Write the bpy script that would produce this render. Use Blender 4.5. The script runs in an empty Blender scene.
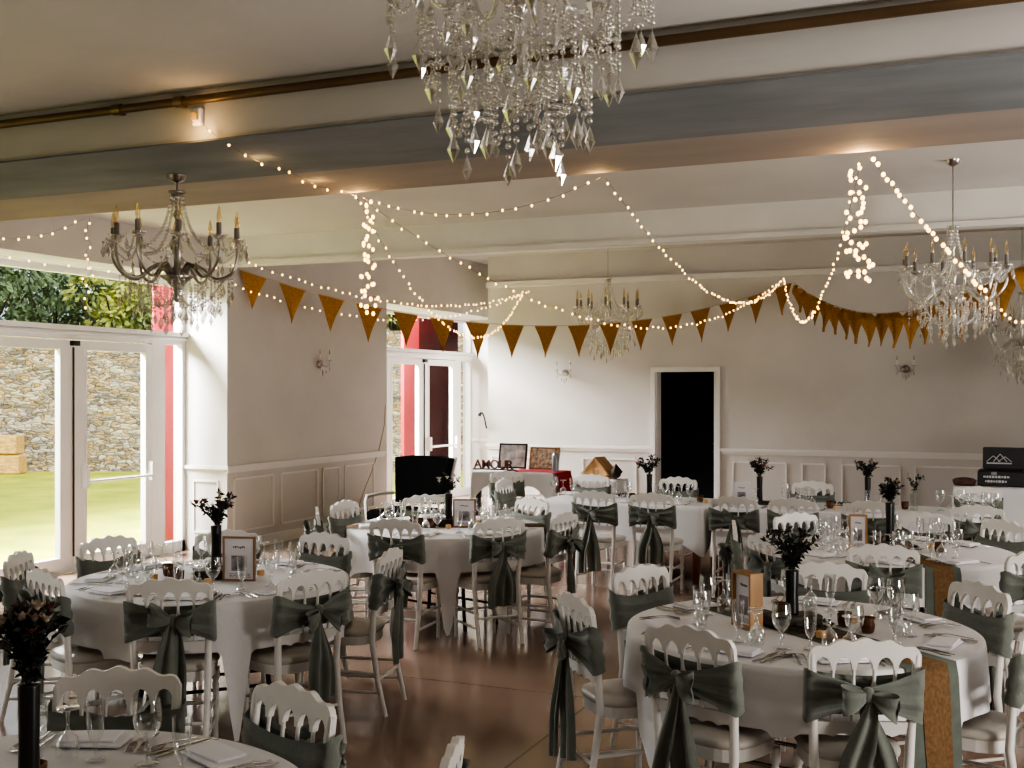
import bpy, bmesh, math, random
from mathutils import Vector, Matrix, noise
R_ = random.Random(7)
PI = math.pi
COL = bpy.context.scene.collection
# ---------------------------------------------------------------- camera frame (room: +Y to the end wall, +X right)
FPX, HY, EYE = 1130.0, 390.0, 1.83
YAW = math.atan(.432)
SA, CA = math.sin(YAW), math.cos(YAW)
def W(u, Z, z=0.0):
    k = (u-512)/FPX*Z
    return Vector((-Z*SA+k*CA, Z*CA+k*SA, z))
def PX(u, v, Z): return W(u, Z, EYE-(v-HY)/FPX*Z)
def proj(p):
    Z = -p[0]*SA+p[1]*CA; k = p[0]*CA+p[1]*SA
    return 512+FPX*k/max(Z, .01), HY-(p[2]-EYE)*FPX/max(Z, .01), Z
def inframe(p, m=12):
    u, v, Z = proj(p); return Z > .3 and -m < u < 1024+m and -m < v < 768+m
cam = bpy.data.objects.new('camera', bpy.data.cameras.new('camera')); COL.objects.link(cam)
cam.location = (0, 0, EYE); cam.rotation_euler = (PI/2, 0, YAW)
cam.data.sensor_width = 36; cam.data.lens = 36*FPX/1024; cam.data.shift_y = (HY-384)/1024; cam.data.clip_end = 300
bpy.context.scene.camera = cam

# ---------------------------------------------------------------- materials
def mat(name, col, rough=.5, metal=0, noise_amt=0, nscale=8, bump=0, bscale=40, spec=.5, sheen=0, emit=None, estr=0, col2=None, alpha=None, stretch=None):
    m = bpy.data.materials.new(name); m.use_nodes = True
    nt = m.node_tree; b = nt.nodes['Principled BSDF']
    b.inputs['Base Color'].default_value = (*col, 1); b.inputs['Roughness'].default_value = rough
    b.inputs['Metallic'].default_value = metal; b.inputs['Specular IOR Level'].default_value = spec
    if sheen: b.inputs['Sheen Weight'].default_value = sheen
    if emit: b.inputs['Emission Color'].default_value = (*emit, 1); b.inputs['Emission Strength'].default_value = estr; m.cycles.emission_sampling = 'NONE'
    tc = nt.nodes.new('ShaderNodeTexCoord')
    src = tc.outputs['Object']
    if stretch:
        mp = nt.nodes.new('ShaderNodeMapping'); mp.inputs['Scale'].default_value = stretch; nt.links.new(src, mp.inputs['Vector']); src = mp.outputs[0]
    n = nt.nodes.new('ShaderNodeTexNoise'); n.inputs['Scale'].default_value = nscale; n.inputs['Detail'].default_value = 5
    nt.links.new(src, n.inputs['Vector'])
    r = nt.nodes.new('ShaderNodeValToRGB'); k = noise_amt
    c2 = col2 or tuple(c*(1-k) for c in col)
    r.color_ramp.elements[0].position = .3; r.color_ramp.elements[1].position = .7
    r.color_ramp.elements[0].color = (*c2, 1); r.color_ramp.elements[1].color = (*(min(1, c*(1+.3*k)) for c in col), 1)
    nt.links.new(n.outputs['Fac'], r.inputs[0]); nt.links.new(r.outputs[0], b.inputs['Base Color'])
    if bump:
        n2 = nt.nodes.new('ShaderNodeTexNoise'); n2.inputs['Scale'].default_value = bscale; n2.inputs['Detail'].default_value = 4
        nt.links.new(src, n2.inputs['Vector'])
        bp = nt.nodes.new('ShaderNodeBump'); bp.inputs['Strength'].default_value = bump; bp.inputs['Distance'].default_value = .01
        nt.links.new(n2.outputs['Fac'], bp.inputs['Height']); nt.links.new(bp.outputs[0], b.inputs['Normal'])
    return m
def glassmat(name, tint=(.96, .97, .97), blend=.25, gloss=(1, 1, 1), rough=.03, floor_=.04, top=.75):
    m = bpy.data.materials.new(name); m.use_nodes = True; nt = m.node_tree
    for n in list(nt.nodes): nt.nodes.remove(n)
    o = nt.nodes.new('ShaderNodeOutputMaterial'); mx = nt.nodes.new('ShaderNodeMixShader')
    t = nt.nodes.new('ShaderNodeBsdfTransparent'); t.inputs[0].default_value = (*tint, 1)
    g = nt.nodes.new('ShaderNodeBsdfGlossy'); g.inputs['Color'].default_value = (*gloss, 1); g.inputs['Roughness'].default_value = rough
    lw = nt.nodes.new('ShaderNodeLayerWeight'); lw.inputs['Blend'].default_value = blend
    mr = nt.nodes.new('ShaderNodeMapRange'); mr.inputs['To Min'].default_value = floor_; mr.inputs['To Max'].default_value = top
    nt.links.new(lw.outputs['Facing'], mr.inputs['Value']); nt.links.new(mr.outputs[0], mx.inputs[0])
    nt.links.new(t.outputs[0], mx.inputs[1]); nt.links.new(g.outputs[0], mx.inputs[2]); nt.links.new(mx.outputs[0], o.inputs[0])
    return m
M = dict(
    wall=mat('plaster_wall', (.58, .55, .515), .8, 0, .07, 1.3, .25, 14),
    ceil=mat('ceiling_plaster', (.58, .55, .525), .85, 0, .10, .9, .3, 9),
    beam=mat('beam_plaster', (.56, .535, .505), .85, 0, .16, 1.6, .5, 7, stretch=(.3, 1, 1)),
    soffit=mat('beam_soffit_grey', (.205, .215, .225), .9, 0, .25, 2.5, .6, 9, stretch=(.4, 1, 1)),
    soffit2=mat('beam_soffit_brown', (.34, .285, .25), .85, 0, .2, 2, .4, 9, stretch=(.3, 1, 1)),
    trim=mat('painted_trim', (.70, .68, .64), .5, 0, .05, 3),
    rail=mat('brown_rail', (.16, .10, .05), .4, .4, .4, 5, 0, stretch=(.3, 1, 1)),
    upvc=mat('window_frame_white', (.80, .79, .77), .35, 0, .03, 2),
    glass=glassmat('window_glass', (.97, .98, .98), .12, rough=.01, floor_=.008, top=.05),
    chair=mat('chair_lacquer', (.70, .678, .64), .38, 0, .06, 6),
    seat=mat('seat_leatherette', (.50, .47, .42), .42, 0, .08, 5, .15, 60),
    sash=mat('sash_chiffon', (.165, .18, .155), .75, 0, .25, 7, .25, 50, spec=.25, sheen=.4),
    cloth=mat('table_linen', (.70, .69, .69), .8, 0, .03, 3, .15, 60, spec=.25),
    napkin=mat('napkin_linen', (.80, .79, .82), .8, 0, .04, 8, .2, 80, spec=.2),
    steel=mat('cutlery_steel', (.50, .48, .46), .22, 1, .1, 9),
    dark=mat('dark_metal', (.03, .03, .03), .45, .3, .2, 9),
    darkwood=mat('dark_wood', (.045, .028, .02), .5, 0, .4, 6, stretch=(1, 1, .2)),
    redwood=mat('mahogany_wood', (.17, .055, .03), .35, 0, .35, 6, stretch=(1, 1, .15)),
    oak=mat('oak_wood', (.42, .24, .11), .5, 0, .35, 9, stretch=(1, 1, .2)),
    pine=mat('pine_wood', (.62, .38, .17), .5, 0, .25, 9, stretch=(1, 1, .2)),
    burlap=mat('burlap', (.19, .115, .06), .95, 0, .3, 60, .5, 150, spec=.1),
    flag=mat('burlap_flag', (.40, .205, .06), .95, 0, .3, 60, .5, 150, spec=.1),
    green=mat('runner_green', (.125, .14, .12), .85, 0, .15, 20, spec=.2),
    rope=mat('jute_cord', (.45, .33, .18), .9),
    wire=mat('fairy_wire', (.25, .19, .10), .4, .8),
    bulb=mat('fairy_bulb', (1, .8, .45), .4, emit=(1, .60, .20), estr=3.6),
    silver=mat('antique_silver', (.42, .39, .36), .28, 1, .25, 12),
    crystal=glassmat('cut_crystal', (.86, .86, .84), .4, (1, .99, .96), .12, .28, .95),
    glassw=glassmat('drinking_glass', (.93, .94, .94), .42, rough=.04, floor_=.06, top=.95),
    candle=mat('candle_sleeve', (.22, .20, .18), .5, 0, .1, 9),
    flame=glassmat('flame_bulb', (.86, .77, .58), .3, (1, .93, .8), .1, .12, .7),
    vase=mat('black_vase', (.012, .011, .011), .28),
    bottle=glassmat('clear_bottle', (.85, .88, .86), .3, rough=.05, floor_=.06, top=.7),
    leaf=mat('dried_leaf_dark', (.020, .019, .014), .7, 0, .5, 20),
    leafg=mat('eucalyptus_leaf', (.03, .05, .028), .7, 0, .5, 20),
    petal=mat('dried_petal', (.50, .40, .31), .8, 0, .3, 20),
    rust=mat('rust_petal', (.22, .08, .05), .8, 0, .3, 20),
    white=mat('white_petal', (.80, .76, .68), .8, 0, .1, 20),
    amber=mat('amber_votive', (.12, .05, .02), .2, 0, .3, 12),
    wax=mat('candle_wax', (.75, .68, .55), .5),
    paper=mat('menu_card', (.68, .65, .66), .8, 0, .03, 9),
    ink=mat('grey_ink', (.10, .09, .10), .8), photo=mat('printed_photo', (.33, .30, .32), .6, 0, .9, 18),
    photo2=mat('colour_collage', (.72, .62, .48), .6, 0, .9, 22, col2=(.13, .11, .05)),
    sketch=mat('pale_sketch', (.80, .80, .79), .6, 0, .55, 11),
    frame=mat('rose_wood_frame', (.30, .17, .12), .5, 0, .2, 9), blackf=mat('black_frame', (.02, .02, .02), .4),
    red=mat('red_cloth', (.33, .012, .02), .8), redpaint=mat('red_paint', (.27, .008, .014), .45, 0, .1, 3),
    maroon=mat('maroon_paint', (.05, .006, .006), .85, 0, .2, 3, spec=.08),  # red shutter paint with its shade put into the colour
    blackup=mat('black_upholstery', (.004, .004, .004), .9, spec=.12), case=mat('black_flight_case', (.030, .030, .032), .55, 0, .15, 5),
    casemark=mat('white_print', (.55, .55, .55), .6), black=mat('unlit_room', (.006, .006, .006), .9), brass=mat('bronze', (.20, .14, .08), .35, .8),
    hay=mat('straw', (.72, .47, .18), .9, 0, .5, 30, .8, 60, stretch=(.3, 1, 1)), bark=mat('bark', (.06, .045, .03), .9, 0, .4, 9, .6, 20),
    extw=mat('white_render', (.80, .80, .80), .8, 0, .04, 3), scarf=mat('brown_wicker', (.12, .06, .05), .9, 0, .5, 20, .5, 30),
    tin=mat('grey_tin', (.35, .36, .38), .35, .6, .2, 9),
)
M['cloth2'] = M['cloth']
def tree_leaf(name, a, b, y):
    m = mat(name, a, .55, 0, .5, 1.2, col2=b); return m
M['tree1'] = tree_leaf('laurel_leaf', (.20, .27, .14), (.03, .05, .025), 0)
M['tree2'] = tree_leaf('yellowing_leaf', (.42, .42, .10), (.07, .13, .04), 0)
# floor: polished brown resin with saw-cut joints
def floor_material():
    m = bpy.data.materials.new('polished_resin_floor'); m.use_nodes = True; nt = m.node_tree; b = nt.nodes['Principled BSDF']
    tc = nt.nodes.new('ShaderNodeTexCoord')
    n = nt.nodes.new('ShaderNodeTexNoise'); n.inputs['Scale'].default_value = .7; n.inputs['Detail'].default_value = 3; n.inputs['Roughness'].default_value = .5
    r = nt.nodes.new('ShaderNodeValToRGB'); e = r.color_ramp.elements
    e[0].position = .3; e[0].color = (.255, .175, .132, 1); e[1].position = .75; e[1].color = (.335, .238, .184, 1)
    br = nt.nodes.new('ShaderNodeTexBrick'); br.inputs['Scale'].default_value = 1; br.inputs['Brick Width'].default_value = 4.2; br.inputs['Row Height'].default_value = 4.6
    br.inputs['Mortar Size'].default_value = .008; br.offset = 0; br.inputs['Color1'].default_value = br.inputs['Color2'].default_value = (1, 1, 1, 1); br.inputs['Mortar'].default_value = (.55, .55, .55, 1)
    mp = nt.nodes.new('ShaderNodeMapping'); mp.inputs['Location'].default_value = (2.2, -1.75, 0)
    mx = nt.nodes.new('ShaderNodeMix'); mx.data_type = 'RGBA'; mx.blend_type = 'MULTIPLY'; mx.inputs[0].default_value = 1
    rr = nt.nodes.new('ShaderNodeMapRange'); b.inputs['Specular IOR Level'].default_value = .75; rr.inputs['To Min'].default_value = .11; rr.inputs['To Max'].default_value = .17
    L = nt.links.new
    L(tc.outputs['Object'], n.inputs['Vector']); L(n.outputs['Fac'], r.inputs[0]); L(tc.outputs['Object'], mp.inputs[0]); L(mp.outputs[0], br.inputs['Vector'])
    L(r.outputs[0], mx.inputs[6]); L(br.outputs['Color'], mx.inputs[7]); L(mx.outputs[2], b.inputs['Base Color'])
    L(n.outputs['Fac'], rr.inputs['Value']); L(rr.outputs[0], b.inputs['Roughness'])
    return m
M['floor'] = floor_material()
def stone_material():
    m = bpy.data.materials.new('rubble_stone'); m.use_nodes = True; nt = m.node_tree; b = nt.nodes['Principled BSDF']; b.inputs['Roughness'].default_value = .9
    tc = nt.nodes.new('ShaderNodeTexCoord'); mp = nt.nodes.new('ShaderNodeMapping'); mp.inputs['Scale'].default_value = (.85, .85, 2.3)
    n0 = nt.nodes.new('ShaderNodeTexNoise'); n0.inputs['Scale'].default_value = 3; ad = nt.nodes.new('ShaderNodeMix'); ad.data_type = 'VECTOR'; ad.inputs[0].default_value = .3
    v = nt.nodes.new('ShaderNodeTexVoronoi'); v.inputs['Scale'].default_value = 8.6
    v2 = nt.nodes.new('ShaderNodeTexVoronoi'); v2.feature = 'DISTANCE_TO_EDGE'; v2.inputs['Scale'].default_value = 8.6
    r = nt.nodes.new('ShaderNodeValToRGB'); e = r.color_ramp.elements
    e[0].position = .0; e[0].color = (.20, .17, .14, 1); e[1].position = 1; e[1].color = (.50, .48, .45, 1)
    for p, c in ((.3, (.36, .34, .31, 1)), (.55, (.46, .33, .17, 1)), (.72, (.58, .55, .51, 1))):
        q = e.new(p); q.color = c
    sx = nt.nodes.new('ShaderNodeSeparateColor')
    r2 = nt.nodes.new('ShaderNodeValToRGB'); r2.color_ramp.elements[0].position = .0; r2.color_ramp.elements[0].color = (.22, .19, .16, 1); r2.color_ramp.elements[1].position = .10; r2.color_ramp.elements[1].color = (1, 1, 1, 1)
    mx = nt.nodes.new('ShaderNodeMix'); mx.data_type = 'RGBA'; mx.blend_type = 'MULTIPLY'; mx.inputs[0].default_value = 1
    n1 = nt.nodes.new('ShaderNodeTexNoise'); n1.inputs['Scale'].default_value = 1.0; n1.inputs['Detail'].default_value = 6
    r3 = nt.nodes.new('ShaderNodeValToRGB'); r3.color_ramp.elements[0].position = .35; r3.color_ramp.elements[0].color = (.8, .8, .8, 1); r3.color_ramp.elements[1].position = .7; r3.color_ramp.elements[1].color = (1.25, 1.15, .95, 1)
    mx2 = nt.nodes.new('ShaderNodeMix'); mx2.data_type = 'RGBA'; mx2.blend_type = 'MULTIPLY'; mx2.inputs[0].default_value = 1
    L = nt.links.new
    L(tc.outputs['Object'], mp.inputs[0]); L(mp.outputs[0], n0.inputs['Vector']); L(mp.outputs[0], ad.inputs[4]); L(n0.outputs['Color'], ad.inputs[5])
    L(ad.outputs[1], v.inputs['Vector']); L(ad.outputs[1], v2.inputs['Vector']); L(v.outputs['Color'], sx.inputs[0]); L(sx.outputs[0], r.inputs[0])
    L(v2.outputs['Distance'], r2.inputs[0]); L(r.outputs[0], mx.inputs[6]); L(r2.outputs[0], mx.inputs[7])
    L(mp.outputs[0], n1.inputs['Vector']); L(n1.outputs['Fac'], r3.inputs[0]); L(mx.outputs[2], mx2.inputs[6]); L(r3.outputs[0], mx2.inputs[7]); L(mx2.outputs[2], b.inputs['Base Color'])
    bp = nt.nodes.new('ShaderNodeBump'); bp.inputs['Strength'].default_value = .8; bp.inputs['Distance'].default_value = .06; L(v2.outputs['Distance'], bp.inputs['Height']); L(bp.outputs[0], b.inputs['Normal'])
    return m
M['stone'] = stone_material()
M['grass'] = mat('lawn_grass', (.46, .46, .05), .9, 0, .4, 1.2, .8, 12, col2=(.29, .35, .03))

# ---------------------------------------------------------------- mesh builder
class MB:
    def __init__(s): s.v = []; s.f = []; s.sm = []
    def add(s, vs, fs, smooth=False):
        b = len(s.v); s.v += [tuple(p) for p in vs]
        for f in fs: s.f.append(tuple(b+i for i in f)); s.sm.append(smooth)
    def box(s, c, d, rz=0, rx=0, ry=0, ch=0):
        x, y, z = d[0]/2, d[1]/2, d[2]/2
        m = Matrix.Rotation(rz, 3, 'Z') @ Matrix.Rotation(ry, 3, 'Y') @ Matrix.Rotation(rx, 3, 'X')
        if ch <= 0:
            vs = [Vector(p) for p in ((-x,-y,-z),(x,-y,-z),(x,y,-z),(-x,y,-z),(-x,-y,z),(x,-y,z),(x,y,z),(-x,y,z))]
            fs = [(0,3,2,1),(4,5,6,7),(0,1,5,4),(1,2,6,5),(2,3,7,6),(3,0,4,7)]
        else:   # chamfered top and bottom rims and corners
            o = [(x-ch,-y),(x,-y+ch),(x,y-ch),(x-ch,y),(-x+ch,y),(-x,y-ch),(-x,-y+ch),(-x+ch,-y)]
            i = [(px*(1-ch/x), py*(1-ch/y)) for px, py in o]
            vs = [Vector((*p, -z)) for p in i]+[Vector((*p, -z+ch)) for p in o]+[Vector((*p, z-ch)) for p in o]+[Vector((*p, z)) for p in i]
            fs = [tuple(range(7, -1, -1)), tuple(range(24, 32))]
            for k in range(3):
                for j in range(8): fs.append((k*8+j, k*8+(j+1)%8, k*8+8+(j+1)%8, k*8+8+j))
        s.add([m @ p+Vector(c) for p in vs], fs); return s
    def tube(s, pts, r, seg=8, caps=True, flat=1.0, smooth=True, up=None):
        pts = [Vector(p) for p in pts]; n = len(pts)
        rr = r if isinstance(r, (list, tuple)) else [r]*n
        T = []
        for i in range(n):
            t = pts[min(i+1, n-1)]-pts[max(i-1, 0)]; T.append(t.normalized() if t.length > 1e-9 else Vector((0, 0, 1)))
        u = Vector(up) if up else (Vector((0, 0, 1)) if abs(T[0].z) < .9 else Vector((1, 0, 0)))
        vs = []
        for i in range(n):
            a = u-T[i]*u.dot(T[i]); a = a.normalized() if a.length > 1e-6 else T[i].orthogonal().normalized()
            if not up: u = a
            b = T[i].cross(a)
            for k in range(seg):
                q = 2*PI*(k+.5)/seg; vs.append(pts[i]+a*math.cos(q)*rr[i]*flat+b*math.sin(q)*rr[i])
        fs = [(i*seg+k, i*seg+(k+1)%seg, (i+1)*seg+(k+1)%seg, (i+1)*seg+k) for i in range(n-1) for k in range(seg)]
        s.add(vs, fs, smooth)
        if caps:
            s.add(vs[:seg], [tuple(range(seg))[::-1]]); s.add(vs[-seg:], [tuple(range(seg))])
        return s
    def lathe(s, prof, seg=16, c=(0, 0, 0), smooth=True, caps=True):
        vs = []; c = Vector(c)
        for r, z in prof:
            for k in range(seg): q = 2*PI*k/seg; vs.append(c+Vector((r*math.cos(q), r*math.sin(q), z)))
        n = len(prof)
        s.add(vs, [(i*seg+k, i*seg+(k+1)%seg, (i+1)*seg+(k+1)%seg, (i+1)*seg+k) for i in range(n-1) for k in range(seg)], smooth)
        if caps:
            if prof[0][0] > 1e-4: s.add(vs[:seg], [tuple(range(seg))[::-1]])
            if prof[-1][0] > 1e-4: s.add(vs[-seg:], [tuple(range(seg))])
        return s
    def prism(s, poly, f0, f1, smooth=False):
        n = len(poly); vs = [f0(*p) for p in poly]+[f1(*p) for p in poly]
        s.add(vs, [tuple(range(n)), tuple(range(2*n-1, n-1, -1))]+[(i, n+i, n+(i+1) % n, (i+1) % n) for i in range(n)], smooth); return s
    def grid(s, nu, nv, fn, cu=False, smooth=True):
        vs = [fn(i/(nu if cu else nu-1), j/(nv-1)) for j in range(nv) for i in range(nu)]
        fs = [(j*nu+i, j*nu+(i+1) % nu, (j+1)*nu+(i+1) % nu, (j+1)*nu+i) for j in range(nv-1) for i in range(nu if cu else nu-1)]
        s.add(vs, fs, smooth); return s
    def ball(s, c, r, seg=8, rings=6, sc=(1, 1, 1)):
        c = Vector(c); vs = []
        for j in range(rings+1):
            p = PI*j/rings
            for k in range(seg):
                q = 2*PI*k/seg; vs.append(c+Vector((r*sc[0]*math.sin(p)*math.cos(q), r*sc[1]*math.sin(p)*math.sin(q), r*sc[2]*math.cos(p))))
        s.add(vs, [(j*seg+k, (j+1)*seg+k, (j+1)*seg+(k+1) % seg, j*seg+(k+1) % seg) for j in range(rings) for k in range(seg)], True); return s
    def octa(s, c, r, h):
        c = Vector(c); vs = [c+Vector((0, 0, h)), c+Vector((r, 0, 0)), c+Vector((0, r, 0)), c+Vector((-r, 0, 0)), c+Vector((0, -r, 0)), c-Vector((0, 0, h))]
        s.add(vs, [(0,1,2),(0,2,3),(0,3,4),(0,4,1),(5,2,1),(5,3,2),(5,4,3),(5,1,4)]); return s
    def mesh(s, name, m):
        me = bpy.data.meshes.new(name); me.from_pydata(s.v, [], s.f); me.update()
        bm = bmesh.new(); bm.from_mesh(me); bm.verts.ensure_lookup_table()
        bmesh.ops.remove_doubles(bm, verts=bm.verts, dist=1e-5); bmesh.ops.recalc_face_normals(bm, faces=bm.faces)
        bm.to_mesh(me); bm.free()
        me.materials.append(m); return me
    def build(s, name, m, parent=None, loc=None):
        me = bpy.data.meshes.new(name); me.from_pydata(s.v, [], s.f)
        me.polygons.foreach_set('use_smooth', s.sm); me.update()
        bm = bmesh.new(); bm.from_mesh(me)
        bmesh.ops.recalc_face_normals(bm, faces=bm.faces); bm.to_mesh(me); bm.free()
        me.materials.append(M[m] if isinstance(m, str) else m)
        o = bpy.data.objects.new(name, me); COL.objects.link(o)
        if parent: o.parent = parent
        if loc is not None: o.location = loc
        return o
def tag(o, label=None, cat=None, group=None, kind=None):
    if label: o['label'] = label
    if cat: o['category'] = cat
    if group: o['group'] = group
    if kind: o['kind'] = kind
    return o
def empty(name, loc=(0, 0, 0), rz=0):
    o = bpy.data.objects.new(name, None); COL.objects.link(o); o.location = loc; o.rotation_euler = (0, 0, rz); o.empty_display_size = .1; return o
def dup(o, parent=None):
    c = o.copy(); COL.objects.link(c)
    if parent: c.parent = parent
    for ch in list(o.children): dup(ch, c)
    return c
def drop(o):
    for ch in list(o.children): drop(ch)
    bpy.data.objects.remove(o)
ORD = ['leftmost', 'second from left', 'third from left', 'fourth from left', 'fifth from left', 'sixth from left', 'seventh from left', 'eighth from left', 'ninth from left', 'tenth from left',
       'eleventh from left', 'twelfth from left', 'thirteenth from left', 'fourteenth from left', 'fifteenth from left', 'sixteenth from left', 'seventeenth from left', 'eighteenth from left', 'nineteenth from left', 'twentieth from left']
ORD += [w+' from left' for w in 'twenty-first twenty-second twenty-third twenty-fourth twenty-fifth twenty-sixth twenty-seventh twenty-eighth twenty-ninth thirtieth thirty-first thirty-second'.split()]
ONLY = 'the only one'
RANK = {}       # (phrase pattern) -> objects, labelled at the end by their order from the left
def rank(o, pat): RANK.setdefault(pat, []).append(o); return o
WORLD, SUN = .9, 3.1
E1, E2L, E0, EF, EU, ER = 1750, 2200, 480, 22, 135, 125
VIEW, LOOK, EXPO = 'AgX', 'AgX - High Contrast', 0.36
# ================================================================ THE SETTING
def Yx(u, X):            # where pixel column u meets the plane x = X
    k = (u-512)/FPX; return -X/(SA-k*CA)*(CA+k*SA)
def Xy(u, Y):            # where pixel column u meets the plane y = Y
    k = (u-512)/FPX; Z = Y/(CA+k*SA); return -Z*SA+k*CA*Z
def zat(u, v, Z): return EYE-(v-HY)/FPX*Z
XR, XN, XO = -7.97, -8.6, -8.72     # pier face, window plane, outer face
CZ, BZ = 3.48, 3.20
def st(mb, name, m, parent=None): return tag(mb.build(name, m, parent), kind=None if parent else 'structure')
def bx2(mb, x0, x1, y0, y1, z0, z1): return mb.box(((x0+x1)/2, (y0+y1)/2, (z0+z1)/2), (x1-x0, y1-y0, z1-z0))
st(bx2(MB(), XO, 4.2, -3.6, 18.2, -.1, 0), 'floor', 'floor')
mb = MB(); bx2(mb, XO, 4.2, -3.6, 10.25, CZ, CZ+.12); bx2(mb, XO, 4.2, 10.25, 18.2, 3.95, 4.07); st(mb, 'ceiling', 'ceil')
OPEN = [(-1.0, 4.0), (6.98, 10.38), (13.98, 18.0)]
mb = MB()
ys = [-3.6]+[y for o in OPEN for y in o]
for i in range(0, 6, 2): bx2(mb, XO, XR, ys[i], ys[i+1], 0, 3.95)
for a, b in OPEN: bx2(mb, XO, XR, a, b, 3.06, 3.95)
st(mb, 'wall_left', 'wall')
DX0, DX1, DZ = Xy(655.5, 16.4), Xy(715.5, 16.4), 2.10
mb = MB(); bx2(mb, -7.5, DX0, 16.4, 16.62, 0, 3.95); bx2(mb, DX1, 4.2, 16.4, 16.62, 0, 3.95); bx2(mb, DX0, DX1, 16.4, 16.62, DZ, 3.95)
bx2(mb, -7.5, -7.28, 16.62, 18.2, 0, 3.95); bx2(mb, XO, -7.5, 18.0, 18.2, 0, 3.95)
st(mb, 'wall_back', 'wall')
st(bx2(MB(), 4.0, 4.2, -3.6, 16.4, 0, 3.95), 'wall_right', 'wall')
mb = MB(); bx2(mb, XO, 4.0, -3.6, -3.4, 0, CZ); st(mb, 'wall_front', 'wall')
# beams
mb = bx2(MB(), XR, 4.0, 5.02, 6.77, BZ, CZ); b1 = st(mb, 'trim_1', 'beam')
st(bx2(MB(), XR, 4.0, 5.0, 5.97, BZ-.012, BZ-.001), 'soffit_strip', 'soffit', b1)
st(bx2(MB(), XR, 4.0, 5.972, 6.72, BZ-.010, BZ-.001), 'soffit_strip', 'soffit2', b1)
mb = bx2(MB(), XR, 4.0, 10.02, 10.40, BZ, 3.95); bx2(mb, XR, 4.0, 9.99, 10.08, BZ-.03, BZ+.02); st(mb, 'trim_2', 'trim')
mb = bx2(MB(), -7.5, 4.0, 16.32, 16.4, 3.46, 3.54); st(mb, 'trim_3', 'trim')
# door in the end wall: lining, architrave and a room behind, its darkness painted black
d3 = tag(empty('door_3', ((DX0+DX1)/2, 16.4, 0)), kind='structure'); cx = (DX0+DX1)/2
mb = MB(); w = (DX1-DX0)/2
for s in (-1, 1): mb.box((s*(w+.035), -.015, DZ/2), (.07, .03, DZ))
mb.box((0, -.015, DZ+.035), (2*w+.14, .03, .07))
for s in (-1, 1): mb.box((s*(w-.012), .11, DZ/2), (.024, .22, DZ))
mb.build('frame', 'trim', d3)
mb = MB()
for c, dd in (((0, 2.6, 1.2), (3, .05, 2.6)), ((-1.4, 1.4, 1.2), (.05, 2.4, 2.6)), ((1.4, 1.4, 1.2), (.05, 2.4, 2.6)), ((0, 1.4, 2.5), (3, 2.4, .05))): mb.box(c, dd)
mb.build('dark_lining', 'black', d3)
mb = MB(); mb.box((.36, .42, 1.02), (.12, .1, .02)); mb.box((.36, .42, .9), (.1, .08, .02)); mb.box((.38, .42, .9), (.02, .06, .24)); mb.build('shelf', 'case', d3)
# wainscot: chair rails and panel mouldings
def molding(mb, p0, p1, z0, z1, n, t=.022, dpt=.014):   # rectangle of thin moulding on a wall from p0 to p1 (xy), n = inward normal
    p0, p1, n = Vector((*p0, 0)), Vector((*p1, 0)), Vector((*n, 0)); d = (p1-p0); L = d.length; ang = math.atan2(d.y, d.x); mid = (p0+p1)/2+n*dpt/2
    for z in (z0, z1): mb.box((mid.x, mid.y, z), (L, dpt, t), ang)
    for q in (p0, p1): c = q+n*dpt/2; mb.box((c.x, c.y, (z0+z1)/2), (t, dpt, z1-z0), ang)
RZ = .955
mb = MB()
bx2(mb, XR, XR+.03, 10.36, 13.92, RZ-.02, RZ+.02); bx2(mb, XR, XR+.016, 10.38, 13.9, RZ-.06, RZ-.02)
for a, b in ((10.5, 11.25), (11.42, 12.2), (12.33, 12.72), (12.86, 13.6)): molding(mb, (XR, a), (XR, b), .22, .82, (1, 0))
bx2(mb, XN, XR+.03, 10.35, 10.38, RZ-.02, RZ+.02); molding(mb, (XN+.17, 10.38), (XR-.12, 10.38), .22, .80, (0, -1))
bx2(mb, XN, -7.5, 17.97, 18.0, RZ-.02, RZ+.02)
bx2(mb, XR, XR+.03, 4.0, 6.98, RZ-.02, RZ+.02)
st(mb, 'trim_4', 'trim')
mb = MB()
for a, b in ((-7.53, DX0-.07), (DX1+.07, 4.0)):
    bx2(mb, a, b, 16.37, 16.4, RZ-.02, RZ+.02); bx2(mb, a+.03, b, 16.384, 16.4, RZ-.06, RZ-.02)
for u0, u1 in ((492, 540), (583, 636), (733, 786), (802, 825), (842, 900), (915, 980), (1000, 1060)):
    molding(mb, (Xy(u0, 16.4), 16.4), (Xy(u1, 16.4), 16.4), .2, .78, (0, -1))
st(mb, 'trim_5', 'trim')
mb = MB(); bx2(mb, XR, XR+.02, 10.38, 13.9, 0, .12); st(mb, 'baseboard_left', 'trim')
mb = MB(); bx2(mb, -7.5, DX0-.07, 16.38, 16.4, 0, .12); bx2(mb, DX1+.07, 4, 16.38, 16.4, 0, .12); st(mb, 'baseboard_back', 'trim')

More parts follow.
